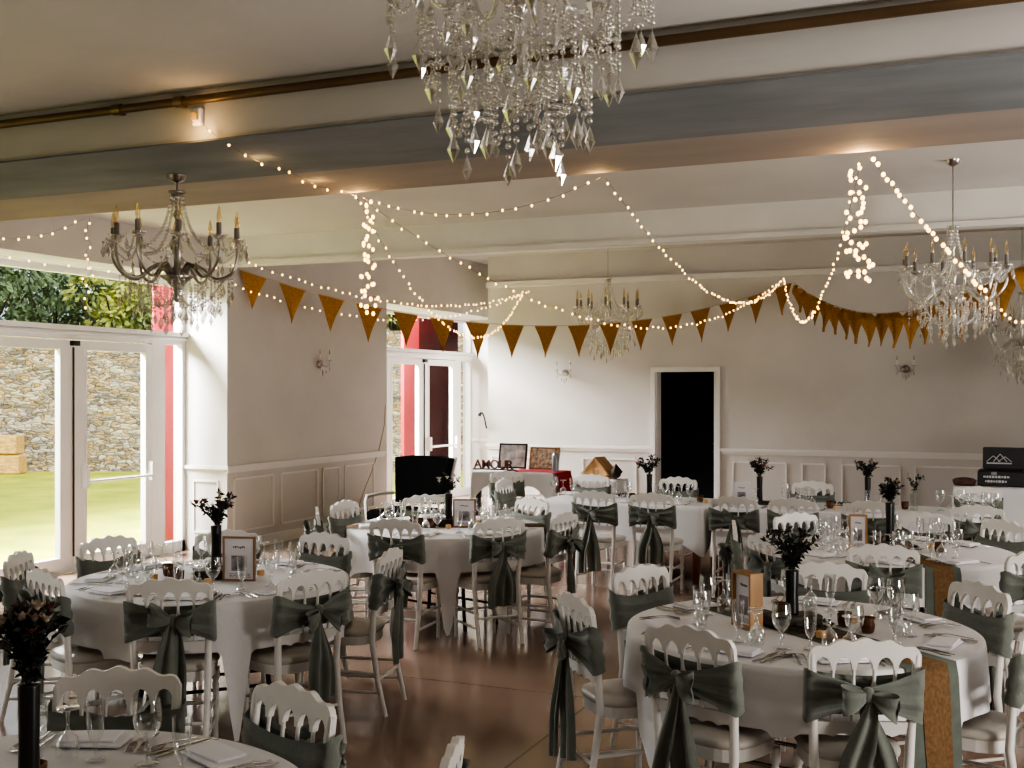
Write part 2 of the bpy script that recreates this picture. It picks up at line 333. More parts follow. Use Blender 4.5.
# ---- glazed patio doors (frame, two leaves with panes and push bars, side lights, transom)
def patio(name, y0, y1, yc):
    r = tag(empty(name, (XN, yc, 0)), kind='structure'); a, b = y0-yc, y1-yc
    f = MB()
    def F(ya, yb, za, zb, dx=.09): f.box((0, (ya+yb)/2, (za+zb)/2), (dx, yb-ya, zb-za))
    F(a, a+.05, 0, 3.06); F(b-.05, b, 0, 3.06); F(a, b, 3.0, 3.06); F(a, b, 2.34, 2.46, .1)
    f.box((.05, (a+b)/2, 2.455), (.1, b-a, .05)); f.box((.03, (a+b)/2, 2.40), (.1, b-a, .03))
    for s in (-1, 1): F(min(s*1.15, s*1.36), max(s*1.15, s*1.36), 0, 2.34); F(min(s*1.36, s*1.7), max(s*1.36, s*1.7), 0, .12)
    f.build('frame', 'upvc', r)
    g = MB(); g.box((0, (a+b)/2, 2.73), (.012, b-a-.1, .54)); g.build('transom_pane', 'glass', r)
    for s in (-1, 1):
        e = b-.05 if s > 0 else -a-.05
        g = MB(); g.box((0, s*(1.36+e)/2, 1.23), (.012, e-1.36, 2.22)); g.build('side_pane', 'glass', r)
    for s in (-1, 1):
        l = MB()
        def L(ya, yb, za, zb, dx=.07, x=.01): l.box((x, s*(ya+yb)/2, (za+zb)/2), (dx, yb-ya, zb-za))
        L(.005, .17, .01, 2.33); L(1.05, 1.148, .01, 2.33); L(.17, 1.05, 2.235, 2.33); L(.17, 1.05, .01, .16)
        L(.155, .18, .14, 2.25, .045, .03); L(1.04, 1.06, .14, 2.25, .045, .03)
        lo = l.build('door_leaf', 'upvc', r)
        g = MB(); g.box((0, s*.61, 1.2), (.012, .9, 2.1)); g.build('glass_pane', 'glass', lo)
        if s > 0:
            h = MB(); h.tube([(.10, .16, .90), (.10, 1.08, .90)], .016, 8); h.box((.07, .13, .95), (.09, .05, .22)); h.box((.07, 1.1, .95), (.09, .05, .2)); h.build('push_bar', 'upvc', lo)
            h = MB(); h.tube([(.06, -.01, .16), (.06, -.01, 2.26)], .010, 6); h.box((.07, 0, 2.3), (.05, .09, .05)); h.build('bolt', 'dark', lo)
    return r
patio('door_1', 6.98, 10.38, 8.68); patio('door_2', 13.9, 18.0, 16.21); patio('door_4', -1.0, 4.0, 1.5)

# ---- outside
st(bx2(MB(), -70, -8.73, -40, 60, -.3, -.12), 'lawn_ground', 'grass')
c = W(150, 27.3, 1.55); mb = MB(); mb.box((0, 0, 0), (64, .5, 3.4)); o = st(mb, 'garden_wall', 'stone'); o.location = c; o.rotation_euler.z = YAW
for k, (u, z, L) in enumerate(((-2, 0, 1.15), (3, .46, .8))):
    b = MB().box((0, 0, .22), (L, .5, .44), ch=.03); bx = b.build('straw_bale', 'hay', None, W(u, 26.3, -.12+z)); bx.rotation_euler.z = YAW
    for s in (-.25, .25):
        t = MB(); t.tube([(s*L, -.254, .0), (s*L, -.254, .44), (s*L, .254, .444), (s*L, .254, .0)], .006, 5); t.build('twine', 'rope', bx)
    tag(bx, ['lower straw bale lying on the lawn against the garden wall', 'shorter straw bale stacked on top of another bale outside'][k], 'straw bale')
def tree(u, Z, rad, zc, zr, m, label, n=4200, leaf=.12):
    t = tag(empty('tree', W(u, Z, -.12)), label, 'tree', 'trees beyond the garden wall')
    tr = MB(); tr.tube([(0, 0, 0), (.05, 0, 1.5), (-.05, .05, zc)], [.14, .12, .06], 8)
    for k in range(5):
        q = k*1.26; tr.tube([(0, 0, zc*.6), (math.cos(q)*rad*.4, math.sin(q)*rad*.4, zc*.85), (math.cos(q)*rad*.7, math.sin(q)*rad*.7, zc+.3)], [.06, .04, .02], 5)
    tr.build('trunk', 'bark', t)
    f = MB()
    cl = [(Vector((R_.uniform(-1, 1)*rad*.75, R_.uniform(-1, 1)*rad*.6, zc+R_.uniform(-.85, .85)*zr)), R_.uniform(.35, .7)*rad*.55) for _ in range(34)]
    for _ in range(n):
        cc, rr = R_.choice(cl); d = Vector((R_.gauss(0, 1), R_.gauss(0, 1), R_.gauss(0, 1))).normalized(); p = cc+d*rr*R_.uniform(.75, 1.05)
        a = (d+Vector((R_.uniform(-.7, .7), R_.uniform(-.7, .7), R_.uniform(-1, .3)))).normalized(); b = a.cross(Vector((R_.uniform(-1, 1), R_.uniform(-1, 1), R_.uniform(-1, 1)))).normalized()
        s = leaf*R_.uniform(.7, 1.4)
        f.add([p-a*s, p+b*s*.42, p+a*s, p-b*s*.42], [(0, 1, 2, 3)])
    f.build('crown', m, t)
tree(-30, 30, 2.2, 4.3, 1.6, 'tree1', 'dark green laurel tree beyond the garden wall, leftmost seen through the transom')
tree(55, 35, 2.3, 4.7, 1.8, 'tree1', 'dark green laurel tree behind the strings of lights at the transom')
tree(125, 29.6, 1.6, 4.0, 1.3, 'tree2', 'paler yellowing bush beside the red post outside the near patio doors', 3200, .10)
tree(182, 34, 1.5, 4.6, 1.6, 'tree1', 'dark green laurel tree rising behind the red post outside')
tree(395, 30, 1.5, 4.2, 1.3, 'tree2', 'yellow green tree seen through the transom of the far patio doors', 2200, .10)
tree(95, 41, 4.3, 6.6, 2.9, 'tree1', 'tall dark laurel tree standing behind the other trees outside', 4200, .13)
ya, yb = Yx(154, -9.02), Yx(176, -9.02)
st(bx2(MB(), -9.05, -9.02, ya, yb, -.12, 3.4), 'trim_6', 'redpaint')
ya, yb = Yx(404, -9.2), Yx(419, -9.2)
st(bx2(MB(), -9.26, -9.2, ya, yb, -.12, 3.4), 'trim_7', 'redpaint')
st(bx2(MB(), -9.30, -9.24, yb+.005, Yx(458, -9.24), -.12, 3.4), 'trim_8', 'maroon')  # red shutter panel, darkened in colour to stand for shade

# ---- pipe along the first beam, socket, cable, wall lamps
mb = MB(); x0, x1 = XR+.01, 3.99
mb.tube([(x0, 4.965, 3.41), (x1, 4.965, 3.41)], .024, 10)
cr = tag(mb.build('curtain_rail', 'rail'), 'brown metal curtain rail running along the top of the ceiling beam', 'rail')
for u in (118, 180, 640):
    x = Xy(u, 4.965); mb = MB(); mb.tube([(x-.03, 4.965, 3.41), (x+.03, 4.965, 3.41)], .031, 10); mb.box((x, 4.99, 3.41), (.03, .04, .05)); mb.build('bracket', 'brass', cr)
x = Xy(198, 5.0); mb = MB(); mb.box((x, 5.0, 3.325), (.06, .035, .10), ch=.008); so = tag(mb.build('plug_socket', 'paper'), 'small socket box on the beam where the fairy lights start', 'socket')
mb = MB(); mb.box((x, 4.972, 3.325), (.035, .02, .04)); mb.build('plug', 'rope', so)
xw = XR+.006; pts = [(xw, Yx(u, XR), zat(u, v, -XR/(SA-(u-512)/FPX*CA))) for u, v in ((385, 405), (384, 425), (379, 448), (372, 470), (362, 495), (357, 512), (355, 540))]
tag(MB().tube(pts, .005, 5).build('hanging_cable', 'rope'), 'thin brown cable hanging down the pier left of the far doors', 'cable')
def sconce(p, rz, label):
    t = tag(empty('wall_sconce', p, rz), label, 'wall lamp')       # wall behind at +y local
    MB().lathe([(0, -.05), (.05, -.045), (.055, 0)], 14).build('back_plate', 'silver', t).matrix_local = Matrix.Translation((0, -.01, 0)) @ Matrix.Rotation(PI/2, 4, 'X') @ Matrix.Scale(-1, 4, (0, 0, 1))
    for s in (-1, 1):
        a = MB().tube([(0, -.05, 0), (s*.05, -.09, -.04), (s*.10, -.10, -.02), (s*.11, -.10, .03)], .008, 8).build('arm', 'silver', t)
        MB().lathe([(.008, .03), (.038, .045), (.04, .05), (.01, .04)], 14, (s*.11, -.1, 0)).build('drip_tray', 'crystal', a)
        MB().lathe([(.011, .04), (.011, .12)], 8, (s*.11, -.1, 0)).build('candle_sleeve', 'paper', a)
        MB().lathe([(.006, .12), (.012, .14), (.008, .165), (.001, .19)], 8, (s*.11, -.1, 0)).build('bulb', 'flame', a)
        MB().octa((s*.11, -.1, -.06), .012, .035).octa((s*.04, -.09, -.1), .012, .035).build('crystal_drop', 'crystal', t)
    MB().octa((0, -.07, -.12), .014, .05).build('crystal_drop', 'crystal', t)
y = Yx(318, XR); sconce((XR+.002, y, zat(318, 364, -XR/(SA-(318-512)/FPX*CA))), PI/2, 'silver crystal wall lamp on the pier between the two patio doors')
for u, v, l in ((566, 373, 'silver crystal wall lamp on the end wall left of the doorway'), (906, 369, 'silver crystal wall lamp on the end wall right of the doorway')):
    x = Xy(u, 16.4); Z = 16.4*CA-x*SA; sconce((x, 16.398, zat(u, v, Z)), 0, l)
gx = -7.497
lp = tag(MB().tube([(-7.52, 16.386, 1.22), (-7.52, 16.36, 1.26), (-7.53, 16.33, 1.38), (-7.55, 16.30, 1.46), (-7.55, 16.24, 1.47), (-7.56, 16.2, 1.43)], [.014, .012, .012, .012, .018, .03], 8).build('bracket_lamp_hanging', 'dark'), 'black curved bracket lamp at the left edge of the end wall', 'lamp')
# ================================================================ CHAIRS
def yb(z): return -.19-(z-.46)*.13
def lobes(x):
    a = abs(x)/.205
    return .868+.046*math.cos(min(a, 1)*PI/2)**.75+.0065*math.cos(x*2*PI/.0905)-(.014*((a-.9)/.1)**2 if a > .9 else 0)
def make_chair():
    r = empty('banquet_chair')
    # seat cushion and frame outline (rounded, narrower at the back)
    def outl(k, sc):
        q = 2*PI*k/28; cx_, sy = math.cos(q), math.sin(q)
        x = abs(cx_)**.62*math.copysign(1, cx_); y = abs(sy)**.62*math.copysign(1, sy)
        return x*(.178+.020*(y+1)/2)*sc, y*.185*sc+.003
    mb = MB(); rings = [(.955, .437), (1.0, .445), (1.01, .456), (.985, .468), (.90, .475), (.6, .479), (.25, .481)]
    vs = [(*outl(k, s), z) for s, z in rings for k in range(28)]
    fs = [(j*28+k, j*28+(k+1) % 28, (j+1)*28+(k+1) % 28, (j+1)*28+k) for j in range(len(rings)-1) for k in range(28)]
    mb.add(vs, fs+[tuple(range(len(vs)-28, len(vs)))], True); mb.build('seat', 'seat', r)
    mb = MB(); mb.prism([outl(k, .955) for k in range(28)], lambda x, y: (x, y, .388), lambda x, y: (x, y, .437)); mb.build('seat_frame', 'chair', r)
    for s in (-1, 1):
        prof = [(.011, 0), (.014, .02), (.013, .10), (.017, .115), (.012, .13), (.015, .25), (.019, .30), (.013, .315), (.021, .33), (.021, .39)]
        MB().lathe(prof, 10, (s*.158, .145, 0)).build('leg', 'chair', r)
        MB().tube([(s*.172, -.275, 0), (s*.173, -.228, .2), (s*.174, yb(.44)-.008, .42), (s*.18, yb(.6), .6), (s*.19, yb(.79), .79), (s*.192, yb(.86), .86)], [.0135, .0155, .018, .0165, .015, .014], 8, flat=1.05).build('back_post', 'chair', r)
        for z in (.13, .235):
            MB().tube([(s*.158, .145, z), (s*.166, 0, z), (s*.172, -.245+.2*(z-.13), z)], [.008, .0105, .008], 7).build('stretcher', 'chair', r)
    MB().tube([(-.158, .145, .2), (-.05, .145, .2), (0, .145, .2), (.05, .145, .2), (.158, .145, .2)], [.008, .009, .013, .009, .008], 7).build('stretcher', 'chair', r)
    MB().tube([(-.173, -.228, .2), (0, -.228, .2), (.173, -.228, .2)], [.008, .0105, .008], 7).build('stretcher', 'chair', r)
    # crest rail: scalloped top edge over five round arches
    top = [(x/1000, lobes(x/1000)) for x in range(-205, 206, 10)]
    bot = [(.205, .765), (.178, .765)]
    xs = [.19, .114, .038, -.038, -.114, -.19]
    for i in range(5):
        a, b = xs[i], xs[i+1]; m_, w = (a+b)/2, (a-b)/2-.0075
        for k in range(9):
            q = PI*k/8; bot.append((m_+w*math.cos(q), .800+.048*math.sin(q)))
    bot[-1] = (-.178, .800); bot += [(-.178, .765), (-.205, .765)]
    poly = bot+top
    mb = MB(); mb.prism(poly, lambda x, z: (x, yb(z)-.011, z), lambda x, z: (x, yb(z)+.011, z)); mb.build('crest_rail', 'chair', r)
    pl = [(-.186, .60), (.186, .60)]+[(.186-.372*k/24, .545+.014*abs(math.sin(PI*5*k/24))-.004) for k in range(25)]
    mb = MB(); mb.prism(pl, lambda x, z: (x, yb(z)-.009, z), lambda x, z: (x, yb(z)+.009, z)); mb.build('lower_rail', 'chair', r)
    for x in xs[1:5]:
        L = [(.594, .0075), (.64, .0065), (.70, .007), (.728, .0085), (.734, .0115), (.742, .0085), (.765, .0065), (.79, .007), (.808, .0085)]
        MB().tube([(x, yb(z), z) for z, _ in L], [q for _, q in L], 8).build('spindle', 'chair', r)
    return r
def make_sash(v):
    rr = random.Random(v+3); r = empty('chair_sash'); sk = (-.03, 0, .025, .012)[v]       # sideways slip of the knot
    path = []                         # x, y offset, z low, z high
    for k in range(9):
        t = k/8; x = sk+(.212-sk)*t; path.append((x, -.052+.024*min(1, t*1.6), .685-.085*t**.9, .737+.073*t**1.15))
    path.append((.2185, -.012, .603, .81)); path.append((.2185, .012, .609, .80))
    for k in range(9): t = k/8; path.append((.212-.424*t, .027, .619, .768+.022*abs(2*t-1)**2))
    path.append((-.2185, .012, .609, .80)); path.append((-.2185, -.012, .603, .81))
    for k in range(9):
        t = 1-k/8; x = sk+(-.212-sk)*t; path.append((x, -.052+.024*min(1, t*1.6), .685-.085*t**.9, .737+.073*t**1.15))
    n = len(path); ph = rr.uniform(0, 6)
    def fn(u, w):
        i = min(n-1, int(round(u*(n-1)))); x, o, z0, z1 = path[i]; z = z0+(z1-z0)*w
        f = -.003+.0055*(1+math.sin(w*17+ph+i*.10))*(1.2 if o < 0 else .6)+(.0016*math.sin(w*41+i*.3)+.0014*math.sin(w*67-i*.45))*(1 if o < 0 else .5)
        return (x, yb(z)+o+f*(-1 if o < 0 else 1)*(1 if abs(o) > .02 else .2), z+.004*math.sin(i*.7+ph)*(w if o < 0 else .4))
    MB().grid(n, 29, fn).build('band', 'sash', r)
    kz = .717; ky = yb(kz)-.066
    MB().ball((sk, ky+.004, kz), .030, 10, 8, (.85, .75, 1.05)).build('knot', 'sash', r)
    for s in (-1, 1):
        tilt = rr.uniform(-.15, .65) if s < 0 else rr.uniform(-.75, -.1); tilt *= 1; L = rr.uniform(.085, .115); hw = rr.uniform(.075, .10); p1_ = rr.uniform(0, 6)
        cs, sn = math.cos(abs(tilt)), math.sin(abs(tilt))*(-1 if rr.random() < .75 else .8)
        def fl(u, v_):
            f = 2*PI*u; out = (1-math.cos(f))/2; wd = .026+hw*out**.75
            a = .010+L*out**.9; c_ = (v_-.5)*wd
            dp = .030*math.sin(f)*out**.35+.007*math.sin(v_*11+p1_)*(.35+.65*out)*math.sin(f/2)-.012*(1-4*(v_-.5)**2)*(1 if f < PI else -1)*out
            return (sk+s*(a*cs-c_*sn*.3), ky-.006-.030*out**.5-dp-.006, kz+a*sn+c_*cs-.006*math.sin(f))
        MB().grid(17, 9, fl).build('bow_loop', 'sash', r)
        zend = rr.uniform(.17, .30); dx = s*rr.uniform(.03, .055); w1 = rr.uniform(.085, .12); p2 = rr.uniform(0, 6)
        def ft(u, t):
            z = kz-.02-(kz-.02-zend)*t; wd = .03+(w1-.03)*min(1, t*2.2)**.8
            x = sk+dx*min(1, t*1.6)+(u-.5)*wd+.012*math.sin(t*4+p2)
            y = ky+.004+(.004+.013*min(1, t*2))*math.sin(u*9.5+p2+1.2*t)-.012*t+(.010 if s > 0 else -.014)
            return (x, y, z+.02*(u-.5)*t)
        MB().grid(13, 12, ft).build('tail', 'sash', r)
    return r
CH0 = make_chair(); SA0 = [make_sash(v) for v in range(4)]
TAB = {}
NCH = [0]
def place_chair(p, rz, label, slabel, v, group):
    c = dup(CH0); c.location = (p[0], p[1], 0); c.rotation_euler.z = rz; tag(c, label, 'chair', group)
    s = dup(SA0[v]); s.location = (p[0], p[1], 0); s.rotation_euler.z = rz; tag(s, slabel, 'chair sash', 'sage green chair sashes')
    return c
# tables: centre column/depth in the photo frame -> room position; chairs from the top of their backs
TABLES = [
 ('front right round table', 800, 5.12, [
  (572, 590, 'seen side-on at the left of the front right round table', 0),
  (641, 564, 'beyond the left end of the front right round table', 1),
  (692, 625, 'back-on at the left front of the front right round table', 0),
  (867, 637, 'back-on beside the brown runner of the front table', 1),
  (969, 582, 'beyond the right end of the front right round table', 2),
  (824, 563, 'behind the black vase of the front right round table', 3),
  (1034, 617, 'cut off by the right edge of the picture', 3)]),
 ('round table by the patio doors', 211, 6.45, [
  (19, 551, 'at the far left edge, side-on by the patio doors', 1),
  (50, 568, 'second from the left edge, behind the dark flowers', 2),
  (167, 577, 'back-on at the middle front of the patio table', 2),
  (314, 569, 'back-on at the right front of the patio table', 3),
  (392, 546, 'seen edge-on at the right of the patio table', 1),
  (110, 535, 'right up against the patio doors behind the patio table', 0),
  (226, 530, 'behind the framed menu of the patio table', 1),
  (316, 533, 'behind the right end of the patio table', 2)]),
 ('round table in the near left corner', 4, 2.82, [
  (120, 668, 'behind the glasses of the near left corner table', 1),
  (281, 686, 'right of the near left corner table, arches visible', 0),
  (449, 738, 'only its top showing at the bottom edge', 1)]),
 ('round table in the middle', 446, 8.95, [
  (397, 518, 'back-on at the left front of the middle round table', 1),
  (498, 517, 'back-on at the right front of the middle round table', 1),
  (427, 494, 'behind the vase of the middle round table', 0),
  (350, 500, 'left of the middle round table by the hanging cable', 3),
  (318, 507, 'side-on between the patio table and the middle table', 2),
  (520, 498, 'behind the right end of the middle round table', 2),
  (564, 512, 'seen edge-on at the right of the middle round table', 3)]),
 ('round table at the right', 893, 7.6, [
  (735, 520, 'seen edge-on at the left of the right-hand round table', 0),
  (768, 533, 'left front of the right-hand round table, in shadow', 2),
  (881, 543, 'back-on at the middle front of the right-hand round table', 2),
  (1034, 549, 'right front of the right-hand round table, at the picture edge', 1),
  (993, 520, 'beyond the right end of the right-hand round table', 0),
  (796, 512, 'beyond the left end of the right-hand round table', 3),
  (926, 512, 'behind the glasses of the right-hand round table', 1)])]
RT = .77
EXTRA = {(572, 590): 22, (392, 546): -18, (449, 738): -14, (735, 520): 8}
def sst(a, b, x): t = max(0, min(1, (x-a)/(b-a))); return t*t*(3-2*t)
def drape(outline, drops, seed, zt=.752, amp=.03, rows=11, bulge=.010):
    """cloth over a flat top: outline = [(x, y, nx, ny, s)]; returns mesh builder and the offset function"""
    n = len(outline); rr = random.Random(seed); fr = [(rr.choice((8, 9)), rr.uniform(0, 6)), (rr.choice((15, 17)), rr.uniform(0, 6)), (29, rr.uniform(0, 6))]
    def fold(s): return .5+.28*math.sin(s*fr[0][0]+fr[0][1])+.2*math.sin(s*fr[1][0]+fr[1][1])+.1*math.sin(s*fr[2][0]+fr[2][1])
    cx = sum(o[0] for o in outline)/n; cy = sum(o[1] for o in outline)/n
    mb = MB(); vs = [(cx, cy, zt)]
    for sc in (.5, .995):
        for x, y, *_ in outline: vs.append((cx+(x-cx)*sc, cy+(y-cy)*sc, zt))
    vs += [(x+nx*.007, y+ny*.007, zt-.004) for x, y, nx, ny, s in outline]
    for j in range(1, rows+1):
        t = j/rows
        for (x, y, nx, ny, s), d in zip(outline, drops):
            o = bulge+t*(.006+amp*(.35+1.1*min(1, d/.6))*max(0, fold(s)))
            vs.append((x+nx*o, y+ny*o, zt-.008-d*t))
    fs = [(0, 1+(k+1) % n, 1+k)[::-1] for k in range(n)]
    for j in range(rows+2):
        b = 1+j*n; fs += [(b+k, b+(k+1) % n, b+n+(k+1) % n, b+n+k) for k in range(n)]
    mb.add(vs, fs, True)
    return mb, lambda s, t, d: bulge+t*(.006+amp*(.35+1.1*min(1, d/.6))*max(0, fold(s)))
CLK = [(1.0, -56), (1.03, -66), (.98, -70), (1.02, -86), (.98, -52)]      # cloth half side, direction of one corner (camera frame degrees)
RUN = [-64, None, 178, 184, -87]
vcount = 0
for ti, (tn, u, Z, chairs) in enumerate(TABLES):
    c = W(u, Z); c.z = 0
    T = dict(c=c, name=tn, ang=[]); TAB[ti] = T
    for (cu, cv, ph, v) in chairs:
        Zc = FPX*(EYE-.92)/(cv-HY); b = W(cu, Zc); d = b-c; ex = math.radians(EXTRA.get((cu, cv), 0)); d.z = 0
        dist = max(.895 if ti == 2 else .955, min(1.22, d.length)); d.normalize(); th = math.atan2(d.y, d.x); T['ang'].append(th)
        p = c+d*(dist-.24)
        place_chair(p, th+PI/2+R_.uniform(-.06, .06)+ex, 'white scalloped-back chair '+ph, 'green sash of the chair '+ph, v, 'white banquet chairs')
    hs, cd = CLK[ti]; N = 240; ol = []; dr = []
    for k in range(N):
        q = 2*PI*k/N; ol.append((RT*math.cos(q), RT*math.sin(q), math.cos(q), math.sin(q), q*1.0))
        qq = q-(math.radians(cd)+YAW)+PI/4
        e = hs/max(abs(math.cos(qq)), abs(math.sin(qq))); d = min(.69, (e-RT)*1.06)
        for th in T['ang']:
            dl = abs((q-th+PI) % (2*PI)-PI); d = min(d, .235+(.5)*sst(.27, .38, dl))
        dr.append(d)
    ol = [(x, y, nx, ny, q*round_) for (x, y, nx, ny, q), round_ in zip(ol, [1]*N)]
    # whole-number fold frequencies so the cloth closes on itself
    mb, offs = None, None
    rr = random.Random(40+ti); F3 = [(rr.choice((9, 10, 11)), rr.uniform(0, 6)), (rr.choice((17, 19, 21)), rr.uniform(0, 6)), (31, rr.uniform(0, 6))]
    def fold(s): return .5+.30*math.sin(s*F3[0][0]+F3[0][1])+.22*math.sin(s*F3[1][0]+F3[1][1])+.08*math.sin(s*F3[2][0]+F3[2][1])
    def off(q, t, d): return .010+t*(.006+.032*(.25+1.2*min(1, d/.6))*max(0, fold(q)))
    mb = MB(); vs = [(0, 0, .752)]
    for sc in (.5, .995): vs += [(x*sc, y*sc, .752) for x, y, *_ in ol]
    vs += [(x+nx*.007, y+ny*.007, .748) for x, y, nx, ny, s in ol]
    for j in range(1, 13):
        t = j/12
        for (x, y, nx, ny, s), d in zip(ol, dr): o = off(s, t, d); vs.append((x+nx*o, y+ny*o, .744-d*t))
    fs = [(0, 1+k, 1+(k+1) % N) for k in range(N)]
    for j in range(14): b = 1+j*N; fs += [(b+k, b+N+k, b+N+(k+1) % N, b+(k+1) % N) for k in range(N)]
    mb.add(vs, fs, True)
    cl = mb.build('tablecloth', 'cloth', None, c); tag(cl, 'white square cloth draped in points over the '+tn, 'tablecloth')
    t = tag(empty('round_table', c), 'folding legs and top of the %s under its cloth' % tn, 'table')
    MB().lathe([(RT-.02, .715), (RT-.004, .722), (RT-.004, .742), (RT-.01, .748)], 64, caps=True).build('table_top', 'oak', t)
    lm = 'steel' if ti == 0 else 'dark'; base = math.radians(35)+ti
    for k in range(4):
        q = base+k*PI/2+(.35 if k % 2 else -.35); x, y = math.cos(q), math.sin(q)
        MB().tube([(x*.33, y*.33, .714), (x*.40, y*.40, .1), (x*.42, y*.42, .0)], .015, 8).build('leg', lm, t)
    for k in (0, 2):
        q0, q1 = base+k*PI/2-.35, base+(k+1)*PI/2+.35
        MB().tube([(math.cos(q0)*.40, math.sin(q0)*.40, .16), (math.cos(q1)*.40, math.sin(q1)*.40, .16)], .010, 6).build('brace', lm, t)
    if RUN[ti] is not None:
        q0 = math.radians(RUN[ti])+YAW
        for nm, m_, hw, lift, L_, lb in (('fabric_runner', 'green', .135, .0015, .42, 'grey green fabric runner across the '), ('burlap_runner', 'burlap', .075, .0033, .44, 'brown burlap runner across the ')):
            if ti == 4: hw *= .8
            mb = MB(); d = Vector((math.cos(q0), math.sin(q0), 0)); pr = Vector((-d.y, d.x, 0)); rows = []
            LL = {1: L_, -1: .16}
            if ti: LL[1] = .30 if ti == 4 else .2
            for sgn in (1, -1):
                for j in range(8, 0, -1) if sgn == 1 else range(1, 9): rows.append((sgn, j/8))
                if sgn == 1: rows += [(0, 1), (0, .6), (0, 0), (0, -.6), (0, -1)]
            pts = []
            for sg, tt in rows:
                for k in range(9):
                    w = hw*(k/4-1)
                    if sg == 0:
                        e = (math.sqrt(RT**2-w*w)+.012)*tt; pts.append(d*e+pr*w+Vector((0, 0, .7522+lift)))
                    else:
                        e = math.sqrt(RT**2-w*w)*sg; p = d*e+pr*w; q = math.atan2(p.y, p.x); n_ = Vector((math.cos(q), math.sin(q), 0))
                        kk = int(q/(2*PI)*N) % N; dd = dr[kk]; drp = LL[sg]*tt; o = off(q, min(1, drp/dd), dd)
                        if drp > dd: o = off(q, 1, dd)
                        o = max(off(q+e_, min(1, drp/dr[int((q+e_)/(2*PI)*N) % N]), dr[int((q+e_)/(2*PI)*N) % N]) for e_ in (-.06, -.045, -.03, -.015, 0, .015, .03, .045, .06))
                        pts.append(p+n_*(o+.006+2*lift)+Vector((0, 0, .752-.006-drp)))
            nr = len(rows); mb.add(pts, [(j*9+k, j*9+k+1, (j+1)*9+k+1, (j+1)*9+k) for j in range(nr-1) for k in range(8)], True)
            tag(mb.build(nm, m_, None, c), lb+tn, 'table runner')
# ================================================================ LONG TABLE, SIDE TABLES
def rect_outline(w, d, r=.02, step=.04):
    pts = []; hw, hd = w/2, d/2
    for cx, cy, a0 in ((hw-r, hd-r, 0), (-hw+r, hd-r, PI/2), (-hw+r, -hd+r, PI), (hw-r, -hd+r, 1.5*PI)):
        for k in range(5): q = a0+PI/2*k/4; pts.append((cx+r*math.cos(q), cy+r*math.sin(q), math.cos(q), math.sin(q)))
    out = []
    for i, p in enumerate(pts):
        q = pts[(i+1) % len(pts)]; L = math.hypot(q[0]-p[0], q[1]-p[1]); m_ = max(1, int(L/step))
        for k in range(m_):
            t = k/m_; out.append(tuple(p[j]+(q[j]-p[j])*t for j in range(4)))
    per = 2*(w+d); s = 0; res = []
    for i, p in enumerate(out):
        q = out[(i+1) % len(out)]; res.append((*p, 2*PI*s/per)); s += math.hypot(q[0]-p[0], q[1]-p[1])
    return res
def rect_table(name, label, c, w, d, h, legm, drop_, clabel, seed, legs=True, corner=.2, cm='cloth', amp=.02):
    t = tag(empty(name, c), label, 'table')
    MB().box((0, 0, h-.03), (w-.02, d-.02, .05), ch=.008).build('table_top', legm, t)
    for sx in (-1, 1):
        for sy in (-1, 1): MB().box((sx*(w/2-.07), sy*(d/2-.07), (h-.055)/2), (.065, .065, h-.055), ch=.008).build('leg', legm, t)
    ol = rect_outline(w, d)
    dr = []
    for x, y, nx, ny, s in ol:
        e = min(w/2-abs(x), 9)+min(d/2-abs(y), 9); dr.append(min(h-.03, drop_+corner*max(0, 1-e/.28)**1.6+.01*math.sin(s*5)))
    mb, _ = drape(ol, dr, seed, h+.002, amp)
    cl = mb.build('tablecloth', cm, None, c); tag(cl, clabel, 'tablecloth')
    return t
LY = 10.68
XA, XB, XC = Xy(551, LY), Xy(707, LY-.42), -.16
rect_table('long_table', 'brown wooden long table at the back, left half before the doorway', Vector(((XA+XB)/2, LY, 0)), XB-XA-.09, .86, .75, 'redwood', .33, 'white cloth on the left half of the long back table', 3, corner=.12)
rect_table('long_table', 'brown wooden long table at the back, right half before the wainscot', Vector(((XB+XC)/2+.02, LY, 0)), XC-XB-.09, .86, .75, 'redwood', .33, 'white cloth on the right half of the long back table', 5, corner=.12)
LCH = []
for x, ph, v in ((Xy(601, 9.9), 'at the left end of the long table front', 0), (Xy(658, 9.9), 'at the long table front, before the doorway', 1), (Xy(737, 9.9), 'at the long table front, right of the doorway', 2),
                 (Xy(798, 9.9), 'at the long table front, behind the right-hand round table', 3), (Xy(869, 9.9), 'at the long table front, below the middle black vase', 0), (Xy(978, 9.85), 'at the long table front, rightmost by the black case', 2)):
    place_chair((x, 9.97), R_.uniform(-.07, .07), 'white scalloped-back chair '+ph, 'green sash on the chair '+ph, v, 'white banquet chairs'); LCH.append((x, LY-.43, PI/2))
for x, ph, v in ((Xy(588, 11.5), 'behind the long table, nearest the little wooden house', 0), (Xy(675, 11.5), 'behind the long table in front of the dark doorway', 1), (Xy(810, 11.5), 'behind the long table against the panelling', 2), (Xy(977, 11.4), 'behind the long table by the black case', 3)):
    place_chair((x, 11.38), PI+R_.uniform(-.07, .07), 'white scalloped-back chair '+ph, 'green sash on the chair '+ph, v, 'white banquet chairs'); LCH.append((x, LY+.43, -PI/2))
p = W(538, 10.75); place_chair((XA-.27, 10.66), -PI/2, 'white scalloped-back chair side-on at the left end of the long table', 'green sash on the chair at the left end of the long table', 0, 'white banquet chairs')
p = W(516, 12.6); place_chair((p.x, p.y), -PI*.72, 'white scalloped-back chair standing apart before the gift table', 'green sash on the chair standing apart before the gift table', 1, 'white banquet chairs')
